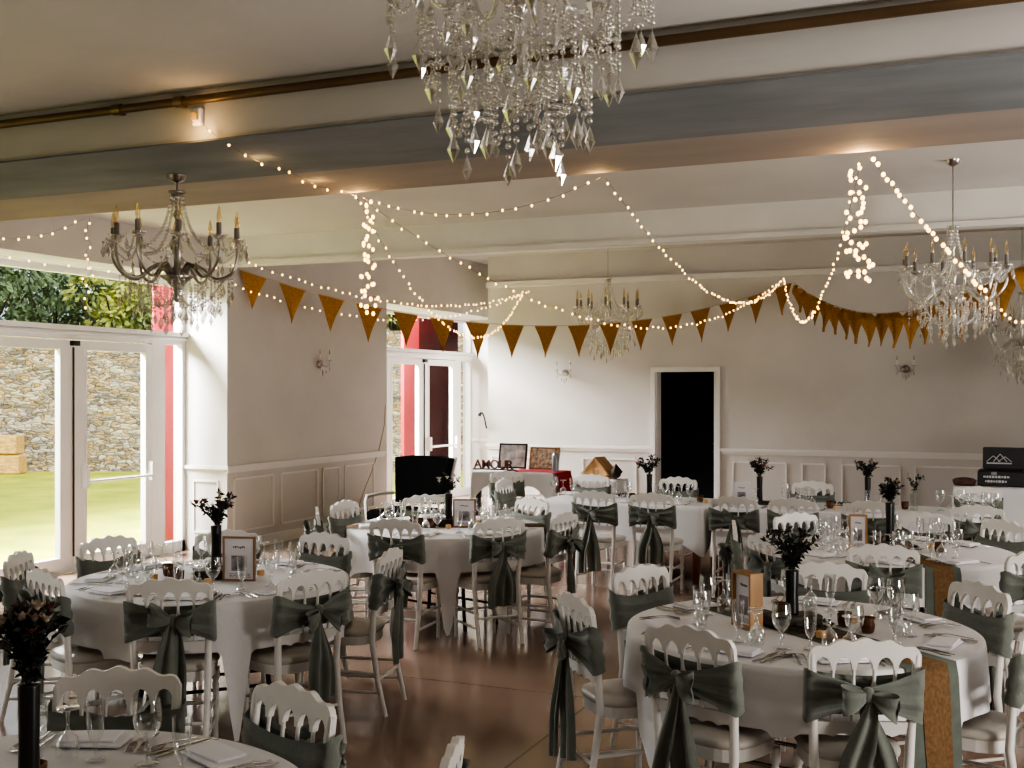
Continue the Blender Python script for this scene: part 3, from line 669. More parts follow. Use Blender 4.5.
# gift table
GY = 13.8; GX0, GX1 = Xy(472, 13.45), Xy(552, 13.45); GC = Vector(((GX0+GX1)/2, GY, 0)); GW = GX1-GX0
rect_table('gift_table', 'dark-legged gift table near the left end of the end wall', GC, GW, .72, .76, 'darkwood', .17, 'white cloth hanging in points on the gift table', 11, corner=.25, amp=.03)
zt = .767
mb = MB(); x0 = GC.x-.12; x1 = GC.x+GW/2+.022
rows = [(x0, zt), (GC.x+.2, zt), (GC.x+.4, zt), (GC.x+GW/2-.01, zt), (x1+.02, zt-.01), (x1+.05, zt-.12), (x1+.055, zt-.26), (x1+.055, zt-.42)]
mb.add([(x, GY-.30+.52*k/6, z+.004*math.sin(k*2+i)*(i < 4)+.001) for i, (x, z) in enumerate(rows) for k in range(7)], [(i*7+k, i*7+k+1, (i+1)*7+k+1, (i+1)*7+k) for i in range(7) for k in range(6)], True)
tag(mb.build('red_cloth', 'red'), 'red cloth runner hanging off the right end of the gift table', 'cloth')
zt2 = .776
def picture(name, c, rz, w, h, lean, fm, pm, label, bw=.022, cat='picture'):
    t = tag(empty(name, c, rz), label, cat); rx = Matrix.Rotation(-lean, 4, 'X')
    f = MB()
    for s in (-1, 1): f.box((s*(w/2-bw/2), 0, h/2), (bw, .02, h)); f.box((0, 0, bw/2 if s < 0 else h-bw/2), (w-2*bw, .02, bw))
    f.box((0, .008, h/2), (w-.01, .005, h-.01)); fo = f.build('frame', fm, t); fo.matrix_local = rx
    g = MB(); g.box((0, -.001, h/2), (w-2*bw, .006, h-2*bw)); go = g.build('print', pm, t); go.matrix_local = rx
    return t
picture('picture_frame', (Xy(512, GY+.12), GY+.12, zt2), .05, .40, .34, .2, 'blackf', 'sketch', 'black-framed pale sketch leaning on the gift table')
picture('photo_collage', (Xy(543.5, GY+.12), GY+.12, zt2), -.04, .43, .30, .22, 'oak', 'photo2', 'wood-framed colourful photo collage leaning on the gift table')
t = tag(empty('letter_sign', (Xy(494.5, GY-.22), GY-.22, zt2), .0), 'dark wooden letters spelling AMOUR on the gift table', 'sign')
def letters(txt, size, depth, m, parent, pos, gap=1.0, name='letter', rx=PI/2):
    cur = bpy.data.curves.new('txt', 'FONT'); x = 0
    for ch in txt:
        cur.body = ch; cur.size = size; cur.extrude = depth; cur.offset = size*.012
        o = bpy.data.objects.new('tmp', cur); COL.objects.link(o); bpy.context.view_layer.update()
        me = bpy.data.meshes.new_from_object(o.evaluated_get(bpy.context.evaluated_depsgraph_get())); bpy.data.objects.remove(o)
        xs = [v.co.x for v in me.vertices]; a, b = min(xs), max(xs)
        me.materials.clear(); me.materials.append(M[m]); l = bpy.data.objects.new(name, me); COL.objects.link(l); l.parent = parent
        l.rotation_euler = (rx, 0, 0); l.location = Vector(pos)+Vector((x-a, 0, 0)); x += b-a+size*.08*gap
    return x
MB().box((.0, 0, .008), (.62, .06, .016), ch=.003).build('base', 'darkwood', t); wd = letters('AMOUR', .165, .012, 'redwood', t, (-.30, 0, .018), .5)
tb = MB(); tb.lathe([(.045, 0), (.045, .20), (.04, .21), (.02, .225), (.02, .25)], 14); tag(tb.build('tin_canister', 'tin', None, (Xy(555.5, GY-.05), GY-.05, zt2)), 'grey canister standing right of the photo collage', 'canister')
rect = W(601, 15.7); sc = Vector((rect.x, rect.y, 0))
rect_table('small_table', 'small cloth-covered table under the little wooden house', sc, .62, .5, .60, 'darkwood', .3, 'white cloth on the small table under the wooden house', 21, corner=.1)
h = tag(empty('wooden_house', (sc.x-.02, sc.y, .6035), -.25), 'small pale wooden house with a pitched roof, standing beside the gift table', 'model house')
mb = MB(); mb.prism([(-.17, 0), (.17, 0), (.17, .10), (0, .27), (-.17, .10)], lambda x, z: (x, -.10, z), lambda x, z: (x, .10, z)); mb.build('body', 'pine', h)
for s in (-1, 1): MB().prism([(0, .272), (0, .300), (s*.235, .062), (s*.215, .048)], lambda x, z: (x, -.13, z), lambda x, z: (x, .13, z)).build('roof_panel', 'oak', h)
MB().box((0, -.102, .06), (.09, .006, .12)).build('door', 'oak', h)
tag(MB().octa((0, 0, .11), .10, .11).ball((0, 0, .09), .075, 10, 8).build('straw_ornament', 'bark', None, (sc.x+.26, sc.y-.13, .6035)), 'dark woven ornament beside the little wooden house', 'ornament')
# side table at the right with a flight case
BX0 = Xy(954, 13.5); rect_table('side_table', 'long side table against the right part of the end wall', Vector(((BX0+1.9)/2, 13.9, 0)), 1.9-BX0, .8, .755, 'darkwood', .66, 'white floor-length cloth on the side table with the black case', 31, corner=0, amp=.022)
cz = .7605; cx0 = Xy(978, 13.75)
fc = tag(empty('flight_case', (cx0+.42, 13.85, cz), -.02), 'black flight case with its lid raised, white printing, on the side table', 'case')
fc.scale = (1, 1, .72)
MB().box((0, 0, .115), (.84, .42, .23), ch=.012).build('case_base', 'case', fc)
lid = MB().box((.03, .03, .415), (.80, .16, .34), ch=.012, rx=-.10).build('lid', 'case', fc)
for s in (-.25, .25): MB().box((s, -.214, .20), (.06, .012, .05), ch=.003).build('latch', 'tin', fc)
mk = MB()
for a, b, h_ in ((-.33, -.19, .09), (-.26, -.12, .12), (-.21, -.07, .08)):
    mm = (a+b)/2
    for q0, q1 in (((a, .37), (mm, .37+h_)), ((mm, .37+h_), (b, .37))):
        mk.tube([(q0[0], -.062-(q0[1]-.415)*.10*-1-.002, q0[1]), (q1[0], -.062+(q1[1]-.415)*.10-.002, q1[1])], .006, 5)
mk.box((-.20, -.068, .345), (.26, .006, .022), rx=-.10)
mk.build('emblem', 'casemark', lid)
tx = MB(); xx = -.36
for row, z in enumerate((.145, .075)):
    xx = -.36+row*.02; rr = random.Random(row)
    while xx < -.12: w_ = rr.uniform(.012, .03); tx.box((xx+w_/2, -.2115, z), (w_, .004, .036 if rr.random() < .6 else .026)); xx += w_+.007
tx.build('print', 'casemark', fc)
bs = MB(); bs.lathe([(.001, 0), (.11, .0), (.12, .03), (.13, .055), (.10, .075), (.05, .085), (.001, .088)], 20); tag(bs.build('wicker_basket', 'scarf', None, (cx0-.14, 13.7, cz)), 'small dark wicker bundle lying left of the black case', 'basket')
# black armchair near the far patio doors
p = W(407, 12.9); ac = tag(empty('armchair', (p.x, p.y, 0), PI*.97), 'black upholstered armchair with white frame before the far patio doors', 'armchair')
ac.scale = (1.12, 1.1, 1.0)
def arcp(w0, w1, z0, z1): return [(-w0, z0), (w0, z0), (w1, z1-.02), (w1*.5, z1), (-w1*.5, z1), (-w1, z1-.02)]
MB().prism(arcp(.27, .335, .52, 1.06), lambda x, z: (x, -.27-(z-.4)*.18, z), lambda x, z: (x, -.16-(z-.4)*.18, z)).build('backrest', 'blackup', ac)
MB().box((0, .05, .41), (.58, .56, .14), ch=.03).build('seat', 'blackup', ac)
MB().box((0, .05, .325), (.62, .60, .05), ch=.012).build('seat_frame', 'chair', ac)
for s in (-1, 1):
    MB().tube([(s*.27, -.28, .34), (s*.285, -.30, .52), (s*.345, -.40, 1.05)], .017, 8).build('back_post', 'chair', ac)
    MB().tube([(s*.33, -.24, .62), (s*.345, .0, .63), (s*.345, .22, .62), (s*.33, .26, .56), (s*.32, .25, .34)], .02, 8).build('arm', 'chair', ac)
    MB().tube([(s*.28, .32, .31), (s*.29, .34, .15), (s*.28, .33, 0)], [.03, .02, .016], 8).build('leg', 'chair', ac)
    MB().tube([(s*.27, -.24, .31), (s*.28, -.28, .15), (s*.29, -.32, 0)], [.03, .02, .016], 8).build('leg', 'chair', ac)
# ================================================================ TABLEWARE
ZT = .7572
def lathe_obj(name, prof, m, seg=20): return MB().lathe(prof, seg, caps=False).build(name, m)
GOB = [(.0005, 0), (.036, .0), (.034, .004), (.010, .009), (.0055, .022), (.006, .034), (.0125, .046), (.006, .058), (.0075, .068), (.022, .082), (.036, .104), (.041, .13), (.040, .155), (.036, .185)]
WIN = [(.0005, 0), (.033, .0), (.031, .004), (.008, .008), (.0045, .03), (.005, .062), (.012, .073), (.027, .088), (.033, .108), (.033, .13), (.029, .155)]
FLU = [(.0005, 0), (.030, .0), (.028, .004), (.007, .009), (.005, .035), (.008, .05), (.018, .062), (.0235, .085), (.026, .13), (.027, .175)]
PROTO = {}
PROTO['water_goblet'] = lathe_obj('water_goblet', GOB, 'glassw'); PROTO['wine_glass'] = lathe_obj('wine_glass', WIN, 'glassw'); PROTO['champagne_flute'] = lathe_obj('champagne_flute', FLU, 'glassw')
HW = max(z for r, z in WIN); PROTO['upturned_glass'] = lathe_obj('upturned_glass', [(r, HW-z) for r, z in WIN], 'glassw')
PROTO['amber_votive'] = lathe_obj('amber_votive', [(.0005, 0), (.026, 0), (.031, .02), (.034, .065), (.030, .065), (.026, .01)], 'amber', 14)
PROTO['glass_jar'] = lathe_obj('glass_jar', [(.0005, 0), (.030, 0), (.032, .01), (.032, .07), (.024, .085), (.024, .10), (.027, .102)], 'bottle', 16)
def flatshape(poly, zf, th=.0022):
    mb = MB(); n = len(poly); mb.prism(poly, lambda x, y: (x, y, zf(y)), lambda x, y: (x, y, zf(y)+th)); return mb
fk = [(-.004, -.095), (.004, -.095), (.0055, -.06), (.003, -.01), (.0035, .03), (.011, .045), (.0115, .095), (.008, .095), (.0075, .06), (.005, .06), (.0045, .095), (.0015, .095), (.001, .06), (-.001, .06), (-.0015, .095), (-.0045, .095), (-.005, .06), (-.0075, .06), (-.008, .095), (-.0115, .095), (-.011, .045), (-.0035, .03), (-.003, -.01), (-.0055, -.06)]
PROTO['fork'] = flatshape(fk, lambda y: .001+.012*math.sin(max(0, min(1, (y+.05)/.14))*PI)).build('fork', 'steel')
kn = [(-.006, -.11), (.006, -.11), (.0065, -.03), (.004, 0), (.010, .02), (.0105, .08), (.004, .11), (-.005, .115), (-.004, 0), (-.0065, -.03)]
PROTO['knife'] = flatshape(kn, lambda y: .0, .003).build('knife', 'steel')
sp = [(-.004, -.085), (.004, -.085), (.003, .02)]+[(.019*math.cos(q), .062+.031*math.sin(q)) for q in [(-60+k*20)*PI/180 for k in range(16)]]+[(-.003, .02)]
PROTO['spoon'] = flatshape(sp, lambda y: .001+.008*math.sin(max(0, min(1, (y+.05)/.11))*PI)).build('spoon', 'steel')
mb = MB(); mb.box((0, 0, .005), (.215, .12, .010), ch=.003); mb.box((.012, -.006, .0145), (.18, .10, .009), .06, ch=.003)
PROTO['napkin'] = mb.build('napkin', 'napkin')
PN = dict(water_goblet=('clear stemmed water goblet', 'glass', 'stemmed water goblets'), wine_glass=('clear upright wine glass', 'glass', 'stemmed wine glasses'), champagne_flute=('slim clear champagne flute', 'glass', 'champagne flutes'),
          upturned_glass=('wine glass standing upside down', 'glass', 'upturned wine glasses'), amber_votive=('brown amber candle glass', 'candle holder', 'amber candle glasses'), glass_jar=('small clear glass jar', 'jar', 'small glass jars'),
          fork=('steel fork', 'fork', 'steel forks'), knife=('steel knife', 'knife', 'steel knives'), spoon=('steel spoon', 'spoon', 'steel spoons'), napkin=('white folded napkin', 'napkin', 'folded napkins'), wood_block=('small wooden block', 'block', 'wooden blocks'))
mb = MB(); mb.box((0, 0, .016), (.034, .034, .032), ch=.003); PROTO['wood_block'] = mb.build('wood_block', 'pine')
CUT = []
USED = []      # footprints on tables (x, y, r)
def put(kind, x, y, rz, tn, z=ZT, r=0, force=False):
    if not inframe((x, y, z+.05), 4): return None
    if r and not force:
        for a, b, q in USED:
            if (a-x)**2+(b-y)**2 < (q+r+.006)**2: return None
    if r: USED.append((x, y, r))
    o = dup(PROTO[kind]); o.location = (x, y, z); o.rotation_euler.z = rz
    d, cat, g = PN[kind]; tag(o, None, cat, g); rank(o, d+', {} on the '+tn); return o
def setting(cx, cy, th, rad, tn, lvl, rr, rot=True):
    # th: direction from the table centre outwards to the diner; local frame: right hand = +a, towards centre = +b
    def P(a, b):
        r = rad-b; return cx+r*math.cos(th)+a*-math.sin(th), cy+r*math.sin(th)+a*math.cos(th)
    ang = th+PI/2
    j = lambda s=.008: rr.uniform(-s, s)
    x, y = P(j(), .115); put('napkin', x, y, ang+PI/2*(rr.random() < .0)+j(.15), tn)
    if lvl >= 1:
        for k, (nm, a) in enumerate((('fork', -.142), ('knife', .142), ('fork', -.176), ('knife', .172), ('spoon', .204))):
            if lvl == 1 and k > 1: break
            x, y = P(a, .12+j(.006))
            if all((x-q[0])**2+(y-q[1])**2 > .04**2 or q[2] == th for q in CUT): put(nm, x, y, ang+j(.04), tn); CUT.append((x, y, th))
    kinds = ['water_goblet', 'upturned_glass', 'champagne_flute']; 
    for nm, a, b, r in ((kinds[0], .115, .285, .042), (kinds[1], .018, .295, .036), (kinds[2], -.075, .285, .032), (kinds[rr.randrange(2)], .06, .215, .042)):
        x, y = P(a+j(.012), b+j(.012)); put(nm, x, y, 0, tn, r=r)
# ---- centrepieces
def bouquet(p, h, spread, seed, label, blossoms=(('petal', 5), ('rust', 3)), n=26, leafm='leaf', leafs=.035):
    rr = random.Random(seed); t = tag(empty('dried_bouquet', p), label, 'flowers', 'dried flower bouquets')
    stx = MB(); lf = MB(); tips = []
    for k in range(n):
        q = rr.uniform(0, 2*PI); s = spread*rr.uniform(.15, 1)**.7; L = h*rr.uniform(.55, 1)*(1-.25*s/spread)
        p0 = Vector((rr.uniform(-.016, .016), rr.uniform(-.016, .016), .001)); p2 = Vector((math.cos(q)*s, math.sin(q)*s, L)); p1 = (p0+p2)/2+Vector((0, 0, L*.18))-Vector((math.cos(q), math.sin(q), 0))*s*.2
        pts = [p0*(1-t_)**2+p1*2*t_*(1-t_)+p2*t_*t_ for t_ in (0, .25, .5, .75, 1)]
        stx.tube(pts, .0016, 4, False); tips.append(p2)
        for i in range(14):
            t_ = rr.uniform(.12, 1.0); c_ = p0*(1-t_)**2+p1*2*t_*(1-t_)+p2*t_*t_
            d = Vector((rr.gauss(0, 1), rr.gauss(0, 1), rr.gauss(.3, .8))).normalized(); b = d.cross(Vector((rr.gauss(0, 1), rr.gauss(0, 1), rr.gauss(0, 1)))).normalized(); s_ = leafs*rr.uniform(.6, 1.3)
            lf.add([c_, c_+d*s_*.5+b*s_*.22, c_+d*s_, c_+d*s_*.5-b*s_*.22], [(0, 1, 2, 3)])
    stx.build('stem', leafm, t); lf.build('foliage', leafm, t)
    i = 0
    for m_, c_ in blossoms:
        for _ in range(c_):
            q = tips[i % len(tips)]; i += 1; fl = MB(); q = q*.93; rad = rr.uniform(.014, .024)
            for k in range(9):
                a = 2*PI*k/9; d = Vector((math.cos(a), math.sin(a), .9)).normalized()
                b = Vector((-math.sin(a), math.cos(a), 0)); fl.add([q, q+d*rad*.9+b*rad*.4, q+d*rad*1.7, q+d*rad*.9-b*rad*.4], [(0, 1, 2, 3)])
            fl.ball(q+Vector((0, 0, rad*.3)), rad*.5, 6, 4); fl.build('blossom', m_, t)
    return t
def vase(p, h, r, label, m='vase'):
    o = MB().lathe([(.0005, 0), (r*1.0, 0), (r*1.0, .01), (r*.92, h*.5), (r*1.02, h-.006), (r*1.02, h), (.0005, h)], 20, caps=False).build('flower_vase', m, None, p); return tag(o, label, 'vase', 'table vases')
def menu_frame(p, rz, w, h, fm, label, thick=.02):
    t = tag(empty('menu_frame', p, rz), label, 'frame', 'table frames'); bw = .012
    f = MB()
    for s in (-1, 1): f.box((s*(w/2-bw/2), 0, h/2), (bw, thick, h)); f.box((0, 0, bw/2 if s < 0 else h-bw/2), (w-2*bw, thick, bw))
    f.box((0, thick*.4, h/2), (w-.006, thick*.2, h-.006)); f.build('frame', fm, t)
    c = MB(); c.box((0, 0, h/2), (w-2*bw, thick*.5, h-2*bw)); co = c.build('card', 'paper', t)
    ph = MB(); ph.box((0, -thick*.25-.0006, h*.40), (w*.46, .001, h*.34)); ph.build('photo', 'photo', co)
    ink = MB(); rr = random.Random(int(p[0]*100)); 
    for k in range(7): ink.box((-w*.16+w*.32*k/6, -thick*.25-.0006, h*.76+rr.uniform(-.003, .003)), (w*.035, .001, h*rr.uniform(.025, .05)))
    ink.build('heading', 'ink', co); ink = MB()
    for row in range(3):
        x = -w*.3
        while x < w*.28: l = rr.uniform(.012, .03); ink.box((x+l/2, -thick*.25-.0006, h*(.16-.035*row)), (l, .001, .003)); x += l+.006
    ink.build('text_lines', 'ink', co); return t
def wslab(p, rz, w, d, h, label, m='darkwood'):
    o = MB().box((0, 0, h/2), (w, d, h), ch=.006).build('wooden_tray', m, None, p); o.rotation_euler.z = rz; return tag(o, label, 'tray', 'dark wooden centrepiece trays')
def sprig(p, rz, L, seed, label):
    rr = random.Random(seed); t = tag(empty('greenery_sprig', p, rz), label, 'greenery', 'eucalyptus sprigs')
    MB().tube([(-L/2, 0, .006), (0, .01, .012), (L/2, -.01, .006)], .003, 5).build('stem', 'leafg', t); lf = MB()
    for k in range(70):
        c_ = Vector((rr.uniform(-L/2, L/2), rr.uniform(-.02, .02), rr.uniform(.008, .04))); d = Vector((rr.gauss(0, 1), rr.gauss(0, 1), abs(rr.gauss(.2, .5)))).normalized(); b = d.cross(Vector((0, 0, 1))).normalized(); s_ = rr.uniform(.02, .042)
        lf.add([c_, c_+d*s_*.5+b*s_*.3, c_+d*s_, c_+d*s_*.5-b*s_*.3], [(0, 1, 2, 3)])
    lf.build('foliage', 'leafg', t); return t
def loc(ti, r, deg):      # polar position on a round table, angle in the camera frame
    c = TAB[ti]['c']; q = math.radians(deg)+YAW; return (c.x+r*math.cos(q), c.y+r*math.sin(q))
VS = [  # table, offset (r, angle), tray?, vase height, vase radius, bouquet height, spread, blossoms
  (0, (.05, 120), .20, .030, .23, .14, (('rust', 2),), 34), (1, (.03, 0), .25, .030, .22, .14, (('petal', 2), ('rust', 3)), 26), (2, (.06, 40), .28, .027, .25, .10, (('petal', 7), ('rust', 6)), 46),
  (3, (.04, 60), .20, .030, .17, .09, (('white', 9),), 16), (4, (.06, 90), .26, .030, .18, .085, (('white', 5), ('petal', 2)), 26)]
for ti, off_, vh, vr, bh, spd, bl, n in VS:
    tn = TABLES[ti][1-1]; x, y = loc(ti, *off_); q = RUN[ti]; rz = YAW+(.25 if ti != 2 else .9)
    hgt = .05
    wslab((x, y, ZT), rz, .25, .12, hgt, 'dark wooden block tray under the vase of the '+tn)
    USED.append((x-.07*math.cos(rz), y-.07*math.sin(rz), .075)); USED.append((x+.07*math.cos(rz), y+.07*math.sin(rz), .075))
    vase((x, y, ZT+hgt+.0005), vh, vr, 'slim black vase at the centre of the '+tn)
    bouquet((x, y, ZT+hgt+vh+.002), bh, spd, 50+ti, 'dark dried bouquet in the black vase of the '+tn, bl, n)
    sg = -1 if ti in (1, 3) else 1; sx, sy = x+sg*.145*math.sin(rz), y-sg*.145*math.cos(rz)
    sprig((sx, sy, ZT), rz, .28, 70+ti, 'dark eucalyptus sprig lying beside the vase of the '+tn)
    USED += [(sx+k*.07*math.cos(rz), sy+k*.07*math.sin(rz), .055) for k in (-1.6, -.8, 0, .8, 1.6)]
def cam_pt(ti, du, dz):   # offset on the table: metres right and metres away from the camera
    c = TAB[ti]['c']; return (c.x+du*CA-dz*SA, c.y+du*SA+dz*CA)
# frames
x, y = cam_pt(0, -.24, .0); menu_frame((x, y, ZT), YAW-1.12, .14, .25, 'oak', 'thick oak menu frame seen obliquely on the front right round table', .07); USED.append((x, y, .09))
x, y = cam_pt(1, .185, -.10); menu_frame((x, y, ZT), YAW-.12, .19, .25, 'frame', 'rose-wood framed menu card with a photo on the patio table', .018); USED += [(x, y, .06), (x+.06, y+.03, .05), (x-.06, y-.03, .05)]
x, y = cam_pt(3, .15, -.11); menu_frame((x, y, ZT), YAW, .18, .22, 'frame', 'framed menu card with a photo on the middle round table', .016); USED += [(x, y, .06), (x+.06, y+.03, .05)]
x, y = cam_pt(4, -.22, .05); menu_frame((x, y, ZT), YAW-.25, .12, .23, 'oak', 'narrow oak menu frame on the right-hand round table', .04); USED.append((x, y, .07))
for ti in (0, 1, 2, 3, 4):
    rr = random.Random(90+ti); tn = TABLES[ti][0]
    for k, (du, dz) in enumerate(((-.13, -.12), (.14, -.15), (.20, .02), (-.03, .22), (-.2, .14), (-.21, -.03), (-.27, .07), (.06, -.14), (.26, -.1))):
        x, y = cam_pt(ti, du+rr.uniform(-.02, .02), dz+rr.uniform(-.02, .02)); put('amber_votive', x, y, 0, tn, r=.036)
    for k, (du, dz) in enumerate(((.02, -.215), (-.3, -.06), (.27, .08))):
        x, y = cam_pt(ti, du+rr.uniform(-.02, .02), dz+rr.uniform(-.02, .02)); put('wood_block', x, y, rr.uniform(0, 1.5), tn, r=.026)
    for k, (du, dz) in enumerate(((.09, .2), (.3, -.05))):
        x, y = cam_pt(ti, du, dz); put('glass_jar', x, y, 0, tn, r=.034)
LV = [2, 2, 2, 1, 1]
for ti in range(5):
    rr = random.Random(120+ti)
    angs = list(TAB[ti]['ang'])
    if ti == 2: angs += [math.radians(a)+YAW for a in (150, -60)]
    for th in angs: setting(TAB[ti]['c'].x, TAB[ti]['c'].y, th, .74, TABLES[ti][0], LV[ti], rr)
rr = random.Random(9)
LT = [('long back table', *q) for q in LCH]
LV5 = []
for u, vh, cl in ((650, .22, 0), (760, .23, 0), (868, .25, 0), (914, .15, 1)):
    x = Xy(u, LY+(.02 if not cl else .0)); y = LY
    nm = {650: 'before the doorway', 760: 'left of centre', 868: 'right of centre', 914: 'near the right end'}[u]
    if not cl:
        wslab((x, y, ZT), .1, .22, .11, .03, 'dark wooden block tray under the long table vase '+nm); vase((x, y, ZT+.0305), vh, .028, 'slim black vase on the long back table, '+nm); USED += [(x-.06, y, .07), (x+.06, y, .07)]
        bouquet((x, y, ZT+.032+vh), .20, .14, 200+u, 'dark dried bouquet on the long back table, '+nm, (('petal', 2), ('rust', 2)), 22)
        sprig((x-.26, y+.05, ZT), .1, .26, 300+u, 'dark eucalyptus sprig on the long back table, '+nm); USED += [(x-.26+k*.065, y+.05, .055) for k in (-2, -1, 0, 1, 2)]
    else:
        vase((x, y, ZT), vh, .035, 'clear glass bottle vase on the long back table, '+nm, 'bottle'); USED.append((x, y, .045))
        bouquet((x, y, ZT+vh+.002), .23, .09, 200+u, 'sparse thin-stemmed bouquet in the clear bottle on the long table', (('petal', 2),), 5)
x = Xy(741.5, LY-.12); menu_frame((x, LY-.12, ZT), .1, .17, .21, 'paper', 'white-framed photo card on the long back table', .016); USED += [(x, LY-.12, .07)]
for u, dy in ((700, 0), (722, .1), (830, -.1), (905, .08), (632, -.08)):
    put('amber_votive', Xy(u, LY+dy), LY+dy, 0, 'long back table', r=.036); put('wood_block', Xy(u+6, LY+dy-.1), LY+dy-.1, .4, 'long back table', r=.026)
for x, ye, d in LCH:
    th = -PI/2 if ye < LY else PI/2
    setting(x, LY, th, .40, 'long back table', 0 if False else 1, rr)
    # a second cluster of glasses beside each place
for x0 in (Xy(940, LY), Xy(955, LY), Xy(700, LY), Xy(880, LY), Xy(640, LY+.2)):
    for k in range(3): put(('water_goblet', 'upturned_glass', 'champagne_flute')[k], x0+.1*k, LY+.06*(-1)**k, 0, 'long back table', r=.04)
for o in list(PROTO.values()): drop(o)
# ================================================================ CHANDELIERS  (origin at the ceiling cup, 1 m across)
def crv(pts, n):
    """Catmull-Rom through points"""
    P = [Vector(p) for p in pts]; P = [P[0]*2-P[1]]+P+[P[-1]*2-P[-2]]; out = []
    for i in range(1, len(P)-2):
        for k in range(n):
            t = k/n; a, b, c, d = P[i-1], P[i], P[i+1], P[i+2]
            out.append(.5*((2*b)+(c-a)*t+(2*a-5*b+4*c-d)*t*t+(3*b-a-3*c+d)*t**3))
    out.append(P[-2]); return out
def pol(r, q, z): return (r*math.cos(q), r*math.sin(q), z)
def make_chandelier(rich=False, metal='silver'):
    r = empty('chandelier')
    MB().lathe([(.0005, 0), (.055, 0), (.055, -.012), (.02, -.03), (.012, -.04)], 18, caps=False).build('ceiling_cup', metal, r)
    MB().lathe([(.012, -.03), (.013, -.12), (.028, -.15), (.012, -.18), (.016, -.30), (.035, -.36), (.02, -.42), (.018, -.48), (.055, -.52), (.075, -.555), (.06, -.59), (.025, -.62), (.018, -.66), (.03, -.69), (.001, -.72)], 16, caps=False).build('column', metal, r)
    MB().lathe([(.07, -.56), (.105, -.545), (.11, -.55), (.06, -.585)], 20, caps=False).build('hub_bowl', metal, r)
    NA = 10
    def beads(pts, br, step):
        mb = MB(); L = 0; last = None; nx = 0
        for a, b in zip(pts, pts[1:]):
            d = (b-a).length
            while nx <= L+d:
                c = a+(b-a)*((nx-L)/max(d, 1e-6)); mb.ball(c, br, 6, 4); nx += step
            L += d
        return mb
    mDrop = None; hooks = []
    for k in range(NA):
        q = 2*PI*(k+.5)/NA; rt = .41 if k % 2 else .385
        path = crv([pol(.045, q, -.55), pol(.10, q, -.475), pol(.165, q, -.50), pol(.25, q, -.565), pol(.345, q, -.535), pol(rt, q, -.44), pol(rt, q, -.335)], 5)
        a = MB().tube(path, [.0125-.004*i/len(path) for i in range(len(path))], 8).build('arm', metal, r)
        x, y, _ = pol(rt, q, 0)
        MB().lathe([(.012, -.345), (.045, -.325), (.056, -.312), (.054, -.310), (.04, -.32), (.012, -.335)], 12, (x, y, 0)).build('drip_tray', 'crystal', a)
        MB().lathe([(.0165, -.338), (.0165, -.235)], 10, (x, y, 0)).build('candle_sleeve', 'candle', a)
        MB().lathe([(.009, -.235), (.016, -.205), (.013, -.175), (.004, -.135), (.001, -.125)], 10, (x, y, 0), caps=False).build('bulb', 'flame', a)
        # beads from crown to arm, swags between arms, lower strands
        if k % 2 == 0 or rich: beads(crv([pol(.03, q, -.01), pol(.05, q, -.12), pol(.10, q, -.26), pol(.20, q, -.37), pol(rt-.05, q, -.38)], 8), .0145, .028).build('bead_strand', 'crystal', r)
        q2 = 2*PI*(k+1.5)/NA; r2 = .385 if k % 2 else .41; p0, p1 = Vector(pol(rt+.03, q, -.335)), Vector(pol(r2+.03, q2, -.335)); md = (p0+p1)/2*.92+Vector((0, 0, -.065))*1; md.z = -.43
        beads(crv([p0, md, p1], 8), .009, .020).build('bead_swag', 'crystal', r)
        beads(crv([pol(.30, q, -.575), pol(.22, q+.1, -.68), pol(.12, q+.15, -.74), pol(.035, q+.2, -.70)], 8), .0075, .017).build('bead_strand', 'crystal', r)
        hooks += [(rt+.05, q-.10, -.325), (rt+.05, q+.12, -.325), (.30, q, -.575), (.335, q+PI/NA, -.455), (.225, q+.1, -.69)]
        if False: hooks += [(.38, q+.05, -.50), (.255, q+.28, -.62), (.16, q+.12, -.735)]
    if rich:
        for ring, n_, z0, z1 in ((.44, 14, -.50, -.66), (.33, 12, -.56, -.80), (.235, 12, -.60, -.98), (.12, 7, -.62, -1.0)):
            for k in range(n_):
                q = 2*PI*(k+.3*(ring*10 % 2))/n_; zz = z1+.07*math.sin(k*2.3); beads([Vector(pol(ring, q, z0 if k % 3 == 0 else zz+.15)), Vector(pol(ring, q, zz))], .0115, .0265).build('bead_strand', 'crystal', r); hooks.append((ring, q, zz-.01))
                q2 = 2*PI*(k+1+.3*(ring*10 % 2))/n_; m2 = Vector(pol(ring, (q+q2)/2, zz+.02)); beads(crv([Vector(pol(ring, q, zz+.13)), m2, Vector(pol(ring, q2, z1+.07*math.sin(k*2.3+2.3)+.13))], 6), .010, .023).build('bead_swag', 'crystal', r)
    else:
        for ring, n_, z0, z1 in ((.35, 12, -.56, -.63), (.26, 12, -.58, -.70), (.18, 10, -.59, -.75), (.10, 7, -.62, -.78)):
            for k in range(n_):
                q = 2*PI*(k+ring)/n_; zz = z1+.05*math.sin(k*2.3); beads([Vector(pol(ring, q, z0)), Vector(pol(ring, q, zz))], .009, .02).build('bead_strand', 'crystal', r); hooks.append((ring, q, zz-.01))
    for k in range(5): hooks.append((.07, 2*PI*k/5, -.745))
    hooks.append((.0, 0, -.735))
    rr = random.Random(5)
    d1 = MB(); d1.ball((0, 0, -.008), .0085, 6, 4); d1.tube([(0, 0, 0), (0, 0, -.03)], .0012, 4, False)
    h = .04; d1.add([(0, 0, -.022)]+[(.0155*math.cos(2*PI*j/6), .0155*math.sin(2*PI*j/6), -.066) for j in range(6)]+[(0, 0, -.098)], [(0, 1+j, 1+(j+1) % 6) for j in range(6)]+[(7, 1+(j+1) % 6, 1+j) for j in range(6)])
    dp = d1.build('crystal_drop', 'crystal')
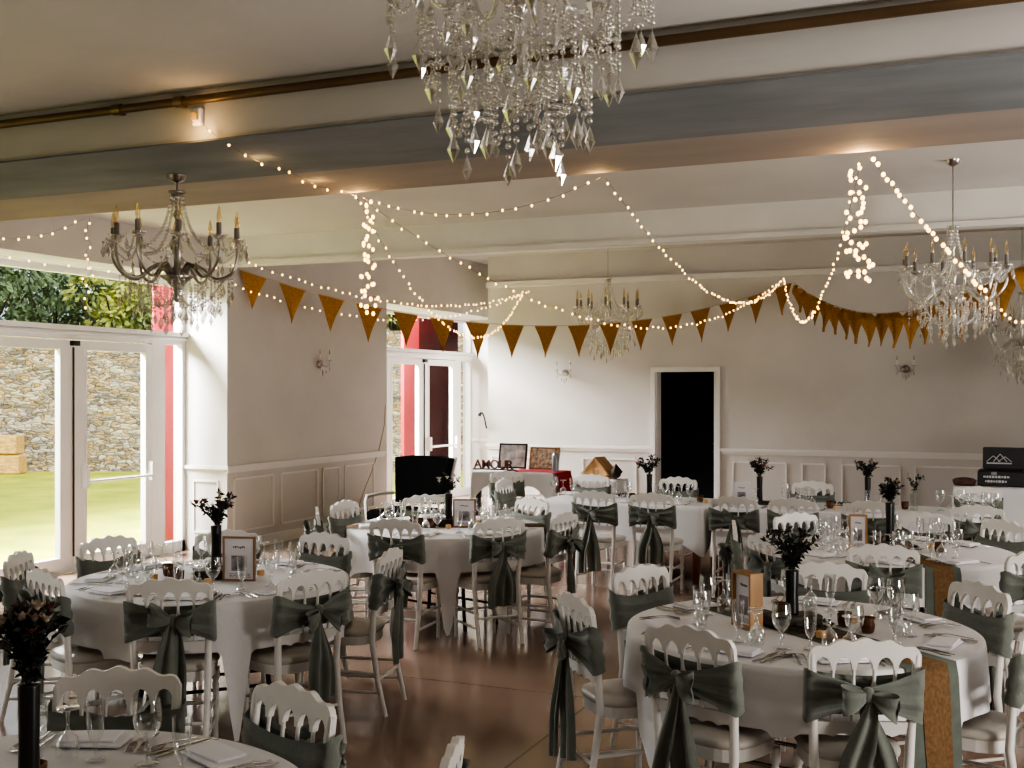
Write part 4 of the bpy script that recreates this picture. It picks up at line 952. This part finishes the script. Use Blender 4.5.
    for i, (rad, q, z) in enumerate(hooks):
        c = dup(dp, r); c.location = pol(rad, q, z); s = rr.uniform(.8, 1.15)*(1.35 if rich and z < -.5 else 1.05); c.scale = (s, s, s); c.rotation_euler.z = rr.uniform(0, 3)
    drop(dp); return r
CHL = []
def chand(src, p, D, zs, top, label, rz=0):
    c = dup(src); c.location = p; c.scale = (D, D, D*zs); c.rotation_euler.z = rz
    tag(c, label, 'chandelier', 'crystal chandeliers')
    if top > p[2]+.02:
        L = (top-p[2])/(D*zs); MB().tube([(0, 0, -.02), (0, 0, L)], .005/D, 6).build('hanging_cord', 'silver', c)
        MB().lathe([(.06, L), (.05, L-.03), (.008, L-.05)], 14).build('ceiling_rose', 'silver', c)
    return c
c0 = make_chandelier(True, 'crystal'); p = W(520, 3.3, CZ-.001); chand(c0, p, .87, 1.0, 0, 'large crystal chandelier cut off by the top of the picture', .2); drop(c0)
c1 = make_chandelier(); p = W(177, 7.15, BZ-.115); chand(c1, p, .98, 1.0, BZ-.013, 'crystal chandelier under the beam before the near patio doors', .1)
c2 = make_chandelier(False, 'crystal')
for u, v, Z, D, zs, top, l in ((953, 226, 8.1, .86, 1.1, CZ, 'crystal chandelier on a cord before the string of lights, right of the doorway'), (608, 278, 15.65, 1.06, 1.2, 3.94, 'small distant crystal chandelier on a cord left of the doorway'), (1022, 292, 13.6, .92, 1.3, 3.94, 'distant crystal chandelier at the right edge, half out of the picture')):
    chand(c2, PX(u, v, Z), D, zs, top, l, .25)
drop(c1); drop(c2)
# ================================================================ BUNTING
def sag(p, q, d, n=40): return [p+(q-p)*(i/n)-Vector((0, 0, 4*d*(i/n)*(1-i/n))) for i in range(n+1)]
def at(pts, s):
    for a, b in zip(pts, pts[1:]):
        L = (b-a).length
        if s <= L: return a+(b-a)*(s/L), (b-a).normalized()
        s -= L
    return pts[-1], (pts[-1]-pts[-2]).normalized()
def bunting(pts, n, s0, ds, label, seed, droop=0):
    rr = random.Random(seed); t = tag(empty('bunting', pts[0]), label, 'bunting', None); o = pts[0]
    MB().tube([p-o for p in pts], .004, 5).build('cord', 'rope', t)
    for k in range(n):
        p, d = at(pts, s0+k*ds); p -= o; dh = Vector((d.x, d.y, 0)).normalized(); nr = Vector((-dh.y, dh.x, 0))
        w, h = (.14 if droop else .16), (.37 if droop else .42)*rr.uniform(.94, 1.06); a = rr.uniform(-.10, .10); cu = rr.uniform(-1, 1); fo = droop*rr.uniform(.15, 1); rr_k = rr.uniform(.6, 1.5)*rr.choice((-1, 1))
        def fn(u, v, p=p, dh=Matrix.Rotation(droop*(1.0+.35*math.sin(k*2.1)), 3, 'Z') @ dh, d0=dh, nr=nr, w=w, h=h, a=a, cu=cu, d=d, fo=fo, rr_k=rr_k):
            ww = w*(1-v)**(1.12)*(1-fo*.55*v) if v < .999 else 0
            x = (u-.5)*2*ww; k_ = min(1, v*5)*(1 if droop else 0); return p+(d*(1-k_)+dh*k_)*x*(1-v*.1)+nr*(1-.6*k_)*(.03*cu*math.sin(u*3)*v+.035*math.sin(v*4*rr_k+cu*3)*(.25+fo)+fo*.05*math.sin(u*7))+Vector((0, 0, -.006-h*v))+dh*(a*h*v*.35)
        MB().grid(7, 10, fn).build('flag', 'flag', t)
    return t
B0 = Vector((XR+.03, 10.55, zat(230, 267, 12.6))); B1 = PX(790, 283, 15.9); B1.y = min(B1.y, 16.33)
B1v = B1.copy()
pts = sag(B0, B1, .62, 48)
MB0 = sum((b-a).length for a, b in zip(pts, pts[1:]))
nfl = 17; bunting(pts, nfl, .17, (MB0-.3)/(nfl-1), 'brown burlap bunting from the pier to the end wall, facing us', 4)
B2 = PX(1030, 270, 8.9); B2.z = 2.85
E2 = W(1200, 7.2, 3.15)
pts2 = sag(B1+Vector((.06, -.02, 0)), B2, .42, 48); L2 = sum((b-a).length for a, b in zip(pts2, pts2[1:]))
bunting(pts2, 17, .25, (L2-.3)/16, 'brown burlap bunting drooping from the end wall towards the right edge, seen obliquely', 8, 1.0)
# ================================================================ FAIRY LIGHTS
def bulbs_along(pts, step, seed, jit=.012):
    rr = random.Random(seed); out = []; L = sum((b-a).length for a, b in zip(pts, pts[1:])); s = step*.5
    while s < L:
        p, d = at(pts, s); out.append(p+Vector((rr.uniform(-jit, jit), rr.uniform(-jit, jit), rr.uniform(-jit, jit)-.006))); s += step*rr.uniform(.8, 1.2)
    return out
def fairy(pts, step, label, seed, br=.0078):
    o = pts[0]; t = tag(empty('fairy_light_string', o), label, 'fairy lights', 'fairy light strings')
    MB().tube([p-o for p in pts], .0016, 4, False).build('wire', 'wire', t)
    bs = bulbs_along(pts, step, seed)
    for p in bs[:100]:
        Z = proj(p)[2]; b = dup(BULB, t); b.location = p-o; s = br*(1+.045*max(0, Z-6)); b.scale = (s, s, s*1.2)
    return t
BULB = MB().ball((0, 0, 0), 1, 6, 4).build('bulb', 'bulb')
YE = 6.765; ZE = BZ-.03
def edge(u): x = Xy(u, YE); return Vector((x, YE, ZE))
A1, A2, A3, A4 = edge(85), edge(359), edge(600), edge(862)
PK = Vector((B1v.x-.03, 16.20, B1v.z+.05)); HK = Vector((Xy(530, 16.2), 16.2, zat(530, 289, 17.1)))
so_ = Vector((Xy(198, 4.96), 4.955, 3.30))
s1 = Vector((Xy(215, 4.98), 4.985, 3.21)); f0 = [so_, s1]+[Vector((Xy(u, y), y, BZ-.03-.012*(i % 2))) for i, (u, y) in enumerate(((238, 5.2), (262, 5.5), (290, 5.85), (318, 6.25), (342, 6.55)))]+[A2]
fairy(f0, .19, 'fairy lights running under the beam from the socket', 1)
fairy(sag(A2+Vector((.03, 0, -.01)), A3, .17), .095, 'fairy lights swagged along the beam edge, left of the centre', 2)
fairy(sag(A3+Vector((.03, .02, 0)), PK+Vector((-.05, -.06, .03)), .55), .15, 'fairy lights falling from the beam towards the bunting peak', 3)
fairy(sag(A2+Vector((.0, .03, -.01)), PK+Vector((-.10, -.03, 0)), .78, 60), .15, 'fairy lights sweeping from the beam across to the bunting peak', 4)
fairy(sag(A2+Vector((-.05, .06, 0)), HK+Vector((-.04, -.16, .02)), .85, 60), .15, 'fairy lights from the beam down to the far corner hook', 5)
fairy(sag(PX(250, 263, 10.45), HK, .30, 50), .15, 'fairy lights from the pier over the bunting to the corner hook', 6)
fairy(sag(PX(232, 283, 12.55), HK-Vector((.08, .1, .04)), .40, 50), .13, 'lowest fairy lights hanging along the left bunting', 7)
fairy(sag(edge(-40), A1, .12, 16)+[], .12, 'fairy lights along the beam at the far left edge', 9)
fairy(sag(edge(-30)-Vector((0, -.3, .2)), PX(250, 263, 10.45), .10, 40), .16, 'fairy lights crossing above the near patio doors', 10)
def coil(p, L, r, turns, n=90, dx=0): return [p+Vector((r*(.5+.5*i/n)*math.cos(2*PI*turns*i/n+math.sin(i*.3)), r*(.5+.5*i/n)*math.sin(2*PI*turns*i/n), -L*(i/n)-.012*math.sin(i*1.1)))+Vector((dx*i/n, 0, 0)) for i in range(n+1)]
fairy(coil(A2+Vector((0, .12, 0)), .80, .055, 7), .055, 'bundle of fairy lights dangling from the beam left of centre', 11, .0125)
fairy(coil(A1+Vector((0, .03, 0)), .72, .03, 4, 60), .075, 'fairy lights dangling before the near patio doors', 12)
fairy(coil(A4+Vector((-.06, .2, 0)), .70, .075, 6, 90, .02), .05, 'bundle of fairy lights coiling down from the beam on the right', 13, .0125)
fairy(sag(A4, PK+Vector((-.05, -.12, .04)), .78, 60), .16, 'fairy lights from the right of the beam to the bunting peak', 14)
c3t = PX(985, 290, 8.3)
fairy(sag(A4+Vector((.04, 0, 0)), PX(985, 292, 7.4), .02, 30), .062, 'fairy lights slanting over the chandelier on the right', 15, .0125)
fairy(sag(PX(985, 294, 7.4), PX(1060, 310, 6.5), .12, 16), .07, 'fairy lights continuing past the right edge', 16)
drop(BULB)
# ================================================================ LIGHT
def area(name, p, tgt, sx, sy, e, col=(1, 1, 1)):
    l = bpy.data.lights.new(name, 'AREA'); l.shape = 'RECTANGLE'; l.size = sx; l.size_y = sy; l.energy = e; l.color = col
    o = bpy.data.objects.new(name, l); COL.objects.link(o); o.location = p; o.rotation_euler = (Vector(tgt)-Vector(p)).to_track_quat('-Z', 'Y').to_euler(); return o
w = bpy.data.worlds.new('sky'); bpy.context.scene.world = w; w.use_nodes = True
w.node_tree.nodes['Background'].inputs[0].default_value = (.85, .93, 1, 1); w.node_tree.nodes['Background'].inputs[1].default_value = WORLD
sun = bpy.data.objects.new('sun', bpy.data.lights.new('sun', 'SUN')); COL.objects.link(sun); sun.data.energy = SUN; sun.data.angle = .03; sun.data.color = (1, .95, .86)
sun.rotation_euler = (-Vector((.62, -.55, .75))).to_track_quat('-Z', 'Y').to_euler()
for a, b, e, nm in ((6.98, 10.38, E1, 'near_doors'), (13.9, 18.0, E2L, 'far_doors'), (-1.0, 4.0, E0, 'unseen_doors')):
    area('daylight_'+nm, (-10.6, (a+b)/2-(.9 if b > 17 else .3), 4.1), (-5.6, (a+b)/2-(.6 if a > 10 else 0), .35), b-a-(1.6 if b > 17 else .6), 1.4, e, (.99, .97, 1))
area('daylight_right_side', (3.7, 9.5, 1.9), (-3, 11.5, 2.0), 4.0, 1.8, ER, (1, .98, .95))  # added fill from out of view at the right, no window there
area('floor_uplight', (2.9, 3.2, .9), (1.2, 4.5, 3.4), 1.2, 1.2, EU, (1, .97, .93))  # added unseen fill aimed up to brighten the ceiling
area('ceiling_lamp', (.6, -1.6, 3.40), (.3, -.6, 0), 2.6, 1.2, EF, (1, .97, .93))  # added weak fill behind the camera, no real fixture
for p, e in ((A2, 1.6), (A3, .8), (A4, 2.6), (so_+Vector((0, -.02, -.02)), .7), (f0[3], .35), (f0[5], .35)):
    l = bpy.data.lights.new('fairy_glow', 'POINT'); l.energy = e*1.3; l.color = (1, .62, .25); l.shadow_soft_size = .02; o = bpy.data.objects.new('fairy_glow', l); COL.objects.link(o); o.location = p+Vector((0, -.02, -.035))
# ---------------------------------------------------------------- labels by order from the left, as seen in the photograph
bpy.context.view_layer.update()
drop(CH0)
for s in SA0: drop(s)
for pat, os_ in RANK.items():
    os_.sort(key=lambda o: proj(o.matrix_world.translation)[0])
    for k, o in enumerate(os_): o['label'] = pat.replace(', {}', '') if len(os_) == 1 else pat.format('' if len(os_) == 1 else ORD[k])
sc_ = bpy.context.scene
sc_.cycles.transparent_max_bounces = 24; sc_.cycles.max_bounces = 8; sc_.cycles.sample_clamp_indirect = 4; sc_.cycles.use_denoising = True
sc_.view_settings.view_transform = VIEW; sc_.view_settings.look = LOOK; sc_.view_settings.exposure = EXPO
